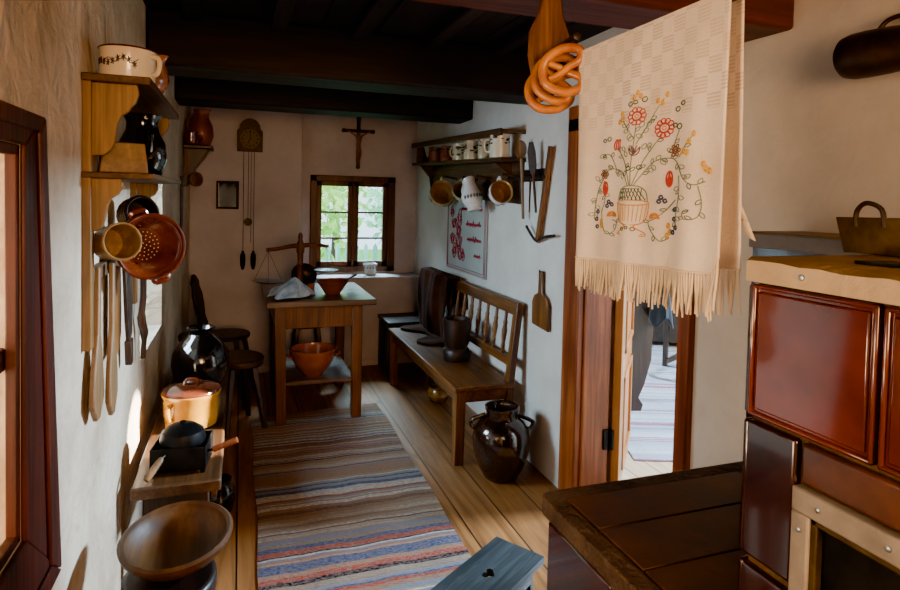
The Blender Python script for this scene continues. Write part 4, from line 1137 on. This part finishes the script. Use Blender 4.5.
# slab with worn upper edge
b = NB(); rr = random.Random(5)
n_ = 40
lo = [b.verts.new((-.006, .0 - 1.32 * i / n_, 1.378)) for i in range(n_ + 1)]
hi = [b.verts.new((-.006 + rr.uniform(0, .002), .0 - 1.32 * i / n_, 1.410 + rr.uniform(-.003, .003))) for i in range(n_ + 1)]
tp = [b.verts.new((.002 + rr.uniform(0, .012), -.002 - 1.32 * i / n_, 1.418)) for i in range(n_ + 1)]
bk = [b.verts.new((.788, .0 - 1.32 * i / n_, 1.418)) for i in range(n_ + 1)]
bl = [b.verts.new((.788, .0 - 1.32 * i / n_, 1.378)) for i in range(n_ + 1)]
for A, B, mi in ((lo, hi, 0), (hi, tp, 1), (tp, bk, 1), (bk, bl, 0), (bl, lo, 0)):
    for i in range(n_):
        f = b.faces.new([A[i], A[i + 1], B[i + 1], B[i]]); f.material_index = mi
for i in (0, n_):
    b.faces.new([lo[i], hi[i], tp[i], bk[i], bl[i]])
obj('top_slab', b, [M['slab'], M['slabtop']], t)
b = NB(); lathe(b, [(.005, 0), (.005, .002), (0, .004)], 10, align((-.006, -.105, 1.396), (-1, 0, 0))); obj('bolt', b, M['steel'], t)
b = NB(); box(b, .585, .788, -.35, .555, .76, 1.385); obj('flue_block', b, M['tile2'], t)
b = NB(); box(b, .575, .788, -.35, .562, 1.385, 1.427); obj('flue_slab', b, [flat('grey_whitewash', '#8d8b8c', .8)], t, bevel=.004)
b = NB(); box(b, .573, .788, -.35, .564, 1.427, 1.431); obj('flue_top', b, M['slabtop'], t)

# roasting pan, ash shovel on the stove
t = thing('roasting_pan', 'deep blackened iron roasting pan with loop handles on the tall stove', 'pan', (1.205, .67, 1.4185))
b = NB()
A = [(-.13, -.17), (.12, -.17), (.12, .17), (-.13, .17)]
def rg(s, dx, z): return [b.verts.new((x * s, y * s, z)) for x, y in A]
r0, r1, r2, r3 = rg(.93, 0, 0), rg(1, 0, .066), rg(.975, 0, .066), rg(.91, 0, .005)
for p, q in ((r0, r1), (r1, r2), (r2, r3)):
    for i in range(4): b.faces.new([p[i], p[(i + 1) % 4], q[(i + 1) % 4], q[i]])
b.faces.new(r0[::-1]); b.faces.new(r3); obj('pan_body', b, M['pan'], t, bevel=.003)
for x, y0 in ((-.127, .105), (.118, .12)):
    b = NB(); tube(b, spline([(x, y0 + .026, .05), (x, y0 + .025, .078), (x - .004, y0 + .005, .093), (x, y0 - .02, .082), (x, y0 - .026, .05)], 5), .0045, 8); obj('loop_handle', b, M['iron_dark'], t)
t = thing('ash_shovel', 'flat dark iron shovel lying on the slab in front of the roasting pan', 'shovel', (.935, .57, 1.4185), (0, 0, -.9))
b = NB(); prism(b, [(-.10, 0), (-.06, .03), (.06, .035), (.06, -.035), (-.06, -.03)], .0, .005, 'xy'); obj('blade', b, M['iron'], t)
b = NB(); tube(b, [(.05, 0, .008), (.15, 0, .015), (.32, 0, .02)], .006, 8); obj('handle', b, M['iron'], t)
t = thing('metal_pitcher', 'dark metal pitcher hanging sideways on the wall above the tall stove', 'pitcher', (1.515, 1.175, 1.90))
PM = align((0, 0, 0), (.06, -1, -.02))
b = NB(); lathe(b, hollow([(.044, -.005), (.054, .004), (.059, .025), (.060, .06), (.058, .11), (.053, .16), (.048, .19), (.054, .24)], .003), 36, PM); obj('body', b, M['iron_dark'], t)
b = NB(); tube(b, spline([(.03, -.06, .058), (.04, -.085, .085), (.05, -.14, .085), (.04, -.20, .04)], 6), .006, 8); obj('handle', b, M['iron_dark'], t)

# ------------------------------------------------------------------ towel on its rod, hanger, pretzels
b = NB(); tube(b, [(.80, .05, 1.863), (.80, .6, 1.863), (.80, 1.435, 1.863)], .009, 10)
tag(obj('towel_rod', b, M['dark']), 'thin dark wooden rod carrying the embroidered towel', 'rod')
hang_m = wood('worn_hanger_wood', '#4a260c', '#a5682c', 'Z', .9, .5, .4, .4)
def hanger(label, loc, top):
    t = thing('hanging_board', label, 'hanger', loc)
    b = NB(); prism(b, [(-.027, top), (.027, top), (.027, .19), (.034, .15), (.054, .10), (.056, .04), (.046, -.02), (-.047, -.02), (-.06, .04), (-.058, .10), (-.035, .15), (-.027, .19)], -.012, .012, 'xz')
    obj('board', b, hang_m, t, bevel=.004)
    b = NB(); lathe(b, [(0, 0), (.009, 0), (.008, .12), (.011, .13), (0, .135)], 10, align((0, -.012, .05), (0, -1, .08))); obj('peg', b, M['dark'], t)
hanger('worn brown paddle shaped board hanging from the beam behind the pretzels', (.775, 1.442, 1.848), .20)
hanger('worn hanging board at the near end of the towel rod close to the camera', (.765, .05, 1.848), .45)
pz = [(.36, -.70), (.12, -.16), (-.12, .12), (-.42, .58), (-.88, .55), (-1.0, -.1), (-.62, -.78), (0, -.98), (.62, -.78), (1.0, -.1), (.88, .55), (.42, .58), (.12, .12), (-.12, -.16), (-.36, -.70)]
dep_ = [.24, .14, .13, .03, 0, 0, 0, 0, 0, 0, 0, -.03, -.13, -.14, .24]
lab = ['golden brown pretzel hanging frontmost on the peg, nearest the towel', 'golden brown pretzel in the middle of the hanging bunch', 'golden brown pretzel hanging rearmost and lowest beside the board']
yaw_ = math.radians(-38); nr_ = Vector((math.sin(yaw_), -math.cos(yaw_) , 0)); sd_ = Vector((math.cos(yaw_), math.sin(yaw_), 0))
for k, (off, dx, dz, roll_, s) in enumerate(((.060, .030, -.056, 1.5, .060), (.018, .004, -.068, 1.8, .061), (-.024, -.020, -.084, 1.2, .062))):
    b = NB(); pts = spline([(x * s * .9, -d * s * .8, z * s) for (x, z), d in zip(pz, dep_)], 6)
    n_ = len(pts); rad = [.007 + .0055 * math.sin(PI * i / (n_ - 1)) for i in range(n_)]
    tube(b, pts, rad, 12)
    o = obj('pretzel', b, M['pretzel'], loc=Vector((.775, 1.392, 1.885)) + nr_ * off + sd_ * dx + Vector((0, 0, dz)))
    o.rotation_euler = (Matrix.Rotation(yaw_, 3, 'Z') @ Matrix.Rotation(roll_, 3, 'Y')).to_euler()
    tag(o, lab[k], 'pretzel', 'pretzels on the hanging board')

t = thing('embroidered_towel', 'cream linen towel with embroidered flower vase and fringe hanging over the rod', 'towel', (.80, 1.06, 1.863))
def xf(y, v):      # surface of the front sheet
    return -.0125 - .006 * v * math.sin(y * 34 + .8) - .004 * v * math.sin(y * 71) - .006 * v
def front(u, v):
    yt = .252 - .490 * u; yb = .215 - .452 * u
    y = yt + (yb - yt) * v
    zb = -.497 + .013 * u
    # rounded near corner
    if u > .93: zb += .03 * ((u - .93) / .07) ** 2
    z = .009 + (zb - .009) * v
    return Vector((xf(y, v), y, z))
def sheet(u, v):
    if v < .48: return front(u, 1 - v / .48)
    if v < .52:
        a = PI * (1 - (v - .48) / .04); y = .252 - .490 * u
        return Vector((.0125 * math.cos(a), y, .009 + .004 * math.sin(a)))
    s = (v - .52) / .48; y = .252 - .492 * u - .004 * s
    return Vector((.0125 + .006 * s + .006 * s * math.sin(y * 30 + 2), y, .009 - .485 * s))
b = NB(); grid(b, 70, 120, sheet)
obj('linen_sheet', b, M['towel'], t, solid=.0015)
# fringe
b = NB(); rr = random.Random(3)
for side in (0, 1):
    for i in range(84 if side == 0 else 60):
        u = (i + .5) / (84 if side == 0 else 60)
        p = front(u, 1) if side == 0 else sheet(u, 1)
        L = .072 + rr.uniform(-.008, .008) + .008 * u; sx, sy = rr.uniform(-.006, .006), rr.uniform(-.006, .006)
        tube(b, spline([p + Vector((0, 0, .004)), p + Vector((sx * .3, sy * .2, -L * .35)), p + Vector((sx, sy, -L * .75)), p + Vector((sx * 1.3, sy * 1.5, -L))], 3), [.0012, .0022, .0024, .0026, .0026, .0024, .0024, .0022, .002, .0018], 5)
    tube(b, [(front(i / 40, 1) if side == 0 else sheet(i / 40, 1)) + Vector((-.001, 0, .002)) for i in range(41)], .0022, 6)
obj('fringe', b, M['fringe'], t)['kind'] = 'stuff'
b = NB()
rib = [(.022, -.236, -.36), (.026, -.246, -.385), (.028, -.262, -.418)]
for i in range(2):
    p, q = Vector(rib[i]), Vector(rib[i + 1]); w = Vector((0, .008, .003))
    b.faces.new([b.verts.new(p - w), b.verts.new(p + w), b.verts.new(q + w), b.verts.new(q - w)])
obj('hanging_loop', b, M['fringe'], t, solid=.002)
# embroidery, laid out on the cloth plane (a to the viewer's right, h upward)
YC, ZB = .012, -.428
def E2(x, y):
    a = (x - 220) * .00090; h = (550 - y) * .000577
    yy = YC - a; zz = ZB + h
    return Vector((xf(yy, min(1, max(0, -zz / .49))) - .0016, yy, zz))
cols = {'red': '#b8301f', 'green': '#71876a', 'orange': '#d08a2a', 'yellow': '#d8a832', 'blue': '#3c4668', 'purple': '#6a3f52', 'brown': '#7a4a32', 'dgreen': '#3f5c48'}
BM = {k: NB() for k in cols}
def st(c, pts, w=.0012, smooth=True, closed=False):
    w *= .92
    p = [E2(*q) for q in pts]
    if smooth and len(p) > 2: p = spline(p, 4, closed)
    tube(BM[c], p, w, 5, closed)
def circ(c, x, y, r, ry=None, w=.0012, n=14): st(c, [(x + r * math.cos(i * 2 * PI / n), y + (ry or r) * math.sin(i * 2 * PI / n)) for i in range(n)], w, False, True)
def leafs(c, x, y, ang, L=22, wd=7):
    ca, sa = math.cos(ang), math.sin(ang)
    st(c, [(x, y), (x + ca * L * .5 - sa * wd, y + sa * L * .5 + ca * wd), (x + ca * L, y + sa * L), (x + ca * L * .5 + sa * wd, y + sa * L * .5 - ca * wd)], .0009, True, True)
def flower(c, x, y, r, n=10, mid='orange'):
    for i in range(n):
        a = i * 2 * PI / n; circ(c, x + r * .72 * math.cos(a), y + r * .78 * math.sin(a), r * .27, None, .0014, 7)
    circ(c, x, y, r * .45, None, .0014); circ(mid, x, y, r * .2, None, .0013, 8)
# vase
st('orange', [(160, 432), (164, 470), (175, 498), (200, 512), (240, 512), (262, 498), (274, 470), (278, 432)]); circ('orange', 219, 432, 59, 9)
for i in range(9):
    x = 168 + i * 12.8; st('yellow', [(x, 440), (219 + (x - 219) * .8, 500)], .0009, False)
st('orange', [(200, 512), (205, 522), (175, 540), (180, 552), (260, 552), (265, 540), (235, 522), (240, 512)]); st('orange', [(178, 545), (262, 545)], .001, False)
circ('dgreen', 195, 530, 6); circ('dgreen', 232, 528, 6); circ('dgreen', 213, 524, 5)
st('green', [(166, 425), (172, 392), (195, 374), (219, 370), (245, 374), (265, 392), (272, 425)])
for i in range(8):
    st('dgreen', [(170 + i * 11, 422), (190 + i * 9, 378)], .0010, False); st('dgreen', [(180 + i * 12, 422), (176 + i * 9, 380)], .0010, False)
# stems
for pts in ([(219, 372), (217, 300), (224, 200), (228, 146)], [(222, 372), (250, 290), (290, 230), (312, 205)], [(216, 372), (195, 290), (170, 250), (155, 232)], [(210, 370), (188, 325), (150, 305), (118, 308), (95, 345), (72, 385), (62, 450), (58, 500)],
            [(228, 370), (260, 318), (300, 285), (345, 280), (370, 300), (395, 350), (425, 372), (452, 362)], [(345, 280), (360, 220), (372, 190)], [(150, 305), (125, 250), (95, 245)], [(100, 350), (108, 420), (92, 470)], [(92, 460), (100, 520), (118, 556), (148, 540), (158, 510), (140, 498)],
            [(378, 340), (382, 400), (372, 470), (374, 520)], [(368, 420), (330, 462), (296, 490)], [(296, 490), (278, 500), (290, 530), (320, 562), (348, 548)], [(436, 375), (446, 430), (438, 474), (408, 482), (400, 462), (416, 455)], [(224, 200), (190, 150), (165, 110)], [(230, 220), (280, 130), (318, 75)], [(375, 280), (400, 240), (418, 214)]):
    st('green', pts, .0011)
    sp_pts = spline([(x, y, 0) for x, y in pts], 5)
    for i in range(4, len(sp_pts) - 3, 4):
        d = sp_pts[i + 1] - sp_pts[i - 1]; a_ = math.atan2(d.y, d.x)
        leafs('dgreen' if i % 8 else 'green', sp_pts[i].x, sp_pts[i].y, a_ + (.75 if (i // 4) % 2 else -.75), 20, 5)
for x, y, a in ((190, 150, 3.6), (178, 128, 3.9), (250, 180, -.6), (262, 160, -.9), (275, 140, -.4), (200, 170, 3.4), (212, 180, 2.2), (240, 160, -1.0), (150, 305, 1.2), (165, 312, 1.9), (130, 306, 4.2), (180, 322, 1.4), (285, 300, .9), (300, 285, -.9), (315, 284, .8), (270, 312, .4), (70, 390, .2), (66, 420, 2.8), (62, 450, .3), (60, 480, 2.9), (105, 400, .3), (380, 380, 2.8), (382, 410, .3), (376, 450, 2.9), (372, 480, .2), (110, 260, 3.6), (95, 245, 2.7), (350, 262, -2.4), (378, 310, .3), (400, 352, -.6), (60, 330, .8), (250, 240, -1.1), (268, 240, -1.2), (200, 262, -2.1), (190, 240, -2.3), (230, 185, .6), (220, 190, 2.4)):
    leafs('green', x, y, a)
flower('red', 228, 118, 31); flower('red', 322, 176, 32, 11)
for k in range(4): st('red', [(142 + k * 6, 232), (138 + k * 8, 212), (146 + k * 6, 192)], .0016)
for x, y in ((108, 378), (343, 350)):
    circ('red', x, y, 10, 26, .0018); st('red', [(x, y - 24), (x - 2, y + 22)], .0024); circ('red', x, y + 6, 5, 14, .002)
for k in range(5): st('purple', [(224, 256), (206 + k * 9, 232 - (k % 2) * 8)], .0014)
st('purple', [(206, 232), (212, 252), (224, 260), (238, 252), (243, 230)], .0013)
flower('brown', 102, 322, 18, 6, 'brown'); flower('brown', 360, 256, 20, 6, 'brown')
for x, y, r in ((208, 306, 8), (243, 304, 8), (118, 186, 8), (98, 190, 7), (372, 178, 9), (356, 172, 7), (364, 120, 8), (382, 104, 7), (204, 70, 8), (222, 66, 7), (252, 62, 9), (100, 250, 6)): circ('dgreen', x, y, r, None, .0014, 7)
for x, y in ((124, 430), (136, 440), (118, 446), (320, 412), (332, 424), (314, 426), (74, 470), (68, 500), (72, 530), (368, 452), (366, 484), (374, 512), (362, 528)): circ('blue', x, y, 6, None, .0024, 6)
for x, y in ((137, 487), (300, 487)):
    for r in (6, 12, 17): st('orange', [(x + r * math.cos(a), y - r * math.sin(a) * 1.1) for a in [i * PI / 6 for i in range(7)]], .0018)
for x, y in ((168, 98), (158, 128), (176, 118), (228, 34), (238, 48), (216, 50), (298, 78), (314, 90), (328, 64), (420, 210), (408, 232), (392, 262), (446, 308), (462, 330), (452, 322), (404, 268), (96, 526), (92, 508), (344, 508), (350, 528), (340, 542)): circ('yellow', x, y, 4, 8, .0022, 7)
em = NB(); ems = []
for k, bm_ in BM.items():
    tmp = bpy.data.meshes.new('stitches'); bm_.to_mesh(tmp); bm_.free()
    n0 = len(em.faces); em.from_mesh(tmp); bpy.data.meshes.remove(tmp)
    em.faces.ensure_lookup_table()
    for f in em.faces[n0:]: f.material_index = len(ems); f.smooth = True
    ems.append(flat(k + '_embroidery', cols[k], .7))
o = obj('embroidery', em, ems, t); o['label'] = 'coloured flower vase embroidery'; o['kind'] = 'stuff'
# ------------------------------------------------------------------ next room furniture
t = thing('dark_cupboard', 'dark brown panel of furniture with curved foot just inside the next room', 'furniture', (2.78, 3.60, 0), (0, 0, -.3))
b = NB(); prism(b, [(-.16, .0), (-.02, 0), (-.005, .05), (-.04, .10), (0, .20), (.045, .38), (.05, .62), (.05, .98), (-.16, .98)], -.02, .02, 'xz'); obj('side_panel', b, M['dark_z'], t, bevel=.006)
b = NB(); box(b, -.18, .07, -.03, .42, .98, 1.01); obj('top', b, M['dark_z'], t, bevel=.005)
b = NB(); prism(b, [(-.16, .0), (-.02, 0), (-.005, .05), (-.04, .10), (0, .20), (.045, .38), (.05, .62), (.05, .98), (-.16, .98)], .36, .40, 'xz'); obj('side_panel', b, M['dark_z'], t, bevel=.006)
b = NB(); box(b, -.15, .03, .02, .36, .45, .47); obj('shelf', b, M['dark_z'], t)
def gar(u, v):
    a = u * 2 * PI; r = .05 + .05 * v + .012 * math.sin(5 * a) * v
    return Vector((r * math.cos(a) * .6, r * math.sin(a), -.34 * v + .04 * math.sin(3 * a + 1) * v))
b = NB(); grid(b, 40, 14, gar); bmesh.ops.remove_doubles(b, verts=b.verts, dist=.0008)
o = obj('black_shawl', b, M['blackcloth'], loc=(2.80, 3.47, 1.02), solid=.004); tag(o, 'black fringed cloth hanging over the furniture in the next room', 'cloth')
t = thing('wooden_chair', 'pale topped wooden stool with slanted legs in the next room', 'stool', (3.62, 4.28, 0), (0, 0, .5))
obj('seat', box(NB(), -.22, .20, -.19, .19, .60, .64), M['dark'], t, bevel=.006)
for sx in (-1, 1):
    for sy in (-1, 1):
        b = NB(); tapered_leg(b, (sx * .13, sy * .13, .60), (sx * .24, sy * .18, 0), .045, .04); obj('leg', b, M['dark_z'], t, bevel=.004)
b = NB(); box(b, -.20, .20, -.012, .012, .14, .18); obj('stretcher', b, M['dark_z'], t)
t = thing('chest', 'dark wooden chest against the far side of the next room', 'chest', (4.6, 5.3, 0), (0, 0, -.6))
obj('chest_body', box(NB(), -.65, .65, -.3, .3, .05, .62), M['dark'], t, bevel=.01)
obj('lid', box(NB(), -.68, .68, -.33, .33, .62, .68), M['dark'], t, bevel=.01)
b = NB()
for sx in (-1, 1):
    for sy in (-1, 1): box(b, sx * .58 - .04, sx * .58 + .04, sy * .23 - .04, sy * .23 + .04, 0, .05)
obj('feet', b, M['dark'], t)

# ------------------------------------------------------------------ light
def area(name, loc, tgt, e, c, sx, sy=None, spread=None):
    l = bpy.data.lights.new(name, 'AREA'); l.energy = e; l.color = c; l.shape = 'RECTANGLE'; l.size = sx; l.size_y = sy or sx
    if spread: l.spread = math.radians(spread)
    o = bpy.data.objects.new(name, l); COL.objects.link(o); o.location = loc
    o.rotation_euler = (Vector(tgt) - Vector(loc)).to_track_quat('-Z', 'Y').to_euler(); return o
area('lamp_warm', (.42, -1.55, 1.55), (.1, 2., 1.45), 95, (1, .55, .25), .8, .8)
area('lamp_window', (-1.12, .89, 1.18), (1.5, .95, 1.30), 95, (1, .50, .21), .8, .5)
area('added_fill', (.3, -1.0, 2.2), (.4, 1.6, .5), 16, (1, .82, .66), 1.2, .8)  # soft fill added to brighten the foreground, no such source in the room
area('lamp_next_room', (4.3, 2.3, 2.40), (0, 2.15, .4), 1300, (.58, .78, 1), .7, .5)
area('lamp_left_niche', (-1.35, 3.1, 1.7), (.5, 3.1, .9), 400, (.66, .81, 1), .9, .9)
area('lamp_far_window', (1.0, 6.9, 2.75), (.85, 4.6, .8), 1300, (.62, .84, 1), 1.3, .8)
sp_ = bpy.data.lights.new('sun_through_door', 'SPOT'); sp_.energy = 30000; sp_.color = (1, .95, .88); sp_.spot_size = math.radians(4.6); sp_.spot_blend = .12; sp_.shadow_soft_size = .02
spo = bpy.data.objects.new('sun_through_door', sp_); COL.objects.link(spo); spo.location = (4.3, 2.1, 2.38)
spo.rotation_euler = (Vector((-.39, 2.66, .48)) - spo.location).to_track_quat('-Z', 'Y').to_euler()
sl = bpy.data.lights.new('sun', 'SUN'); sl.energy = 28; sl.angle = .02; sl.color = (1, .95, .85)
so = bpy.data.objects.new('sun', sl); COL.objects.link(so); so.rotation_euler = Vector((0, .75, -.65)).to_track_quat('-Z', 'Y').to_euler()
w = bpy.data.worlds.new('World'); sc.world = w; w.use_nodes = True
w.node_tree.nodes['Background'].inputs[0].default_value = (.75, .88, 1, 1)
w.node_tree.nodes['Background'].inputs[1].default_value = 7.0

# ------------------------------------------------------------------ camera
cam = bpy.data.cameras.new('camera'); co = bpy.data.objects.new('camera', cam); COL.objects.link(co)
cam.sensor_width = 36; cam.lens = 24; cam.clip_start = .02
ya, pi_, ro = math.radians(19.3), math.radians(2.0), math.radians(1.3)
fw = Vector((math.sin(ya) * math.cos(pi_), math.cos(ya) * math.cos(pi_), -math.sin(pi_)))
r0 = Vector((math.cos(ya), -math.sin(ya), 0)); u0 = r0.cross(fw)
rt = r0 * math.cos(ro) + u0 * math.sin(ro); upv = -r0 * math.sin(ro) + u0 * math.cos(ro)
co.matrix_world = Matrix(((rt.x, upv.x, -fw.x, 0), (rt.y, upv.y, -fw.y, 0), (rt.z, upv.z, -fw.z, 1.5), (0, 0, 0, 1)))
cam.shift_y = -74 / 900
sc.camera = co
sc.view_settings.view_transform = 'AgX'
sc.view_settings.look = 'AgX - Punchy'
sc.view_settings.exposure = 0.4
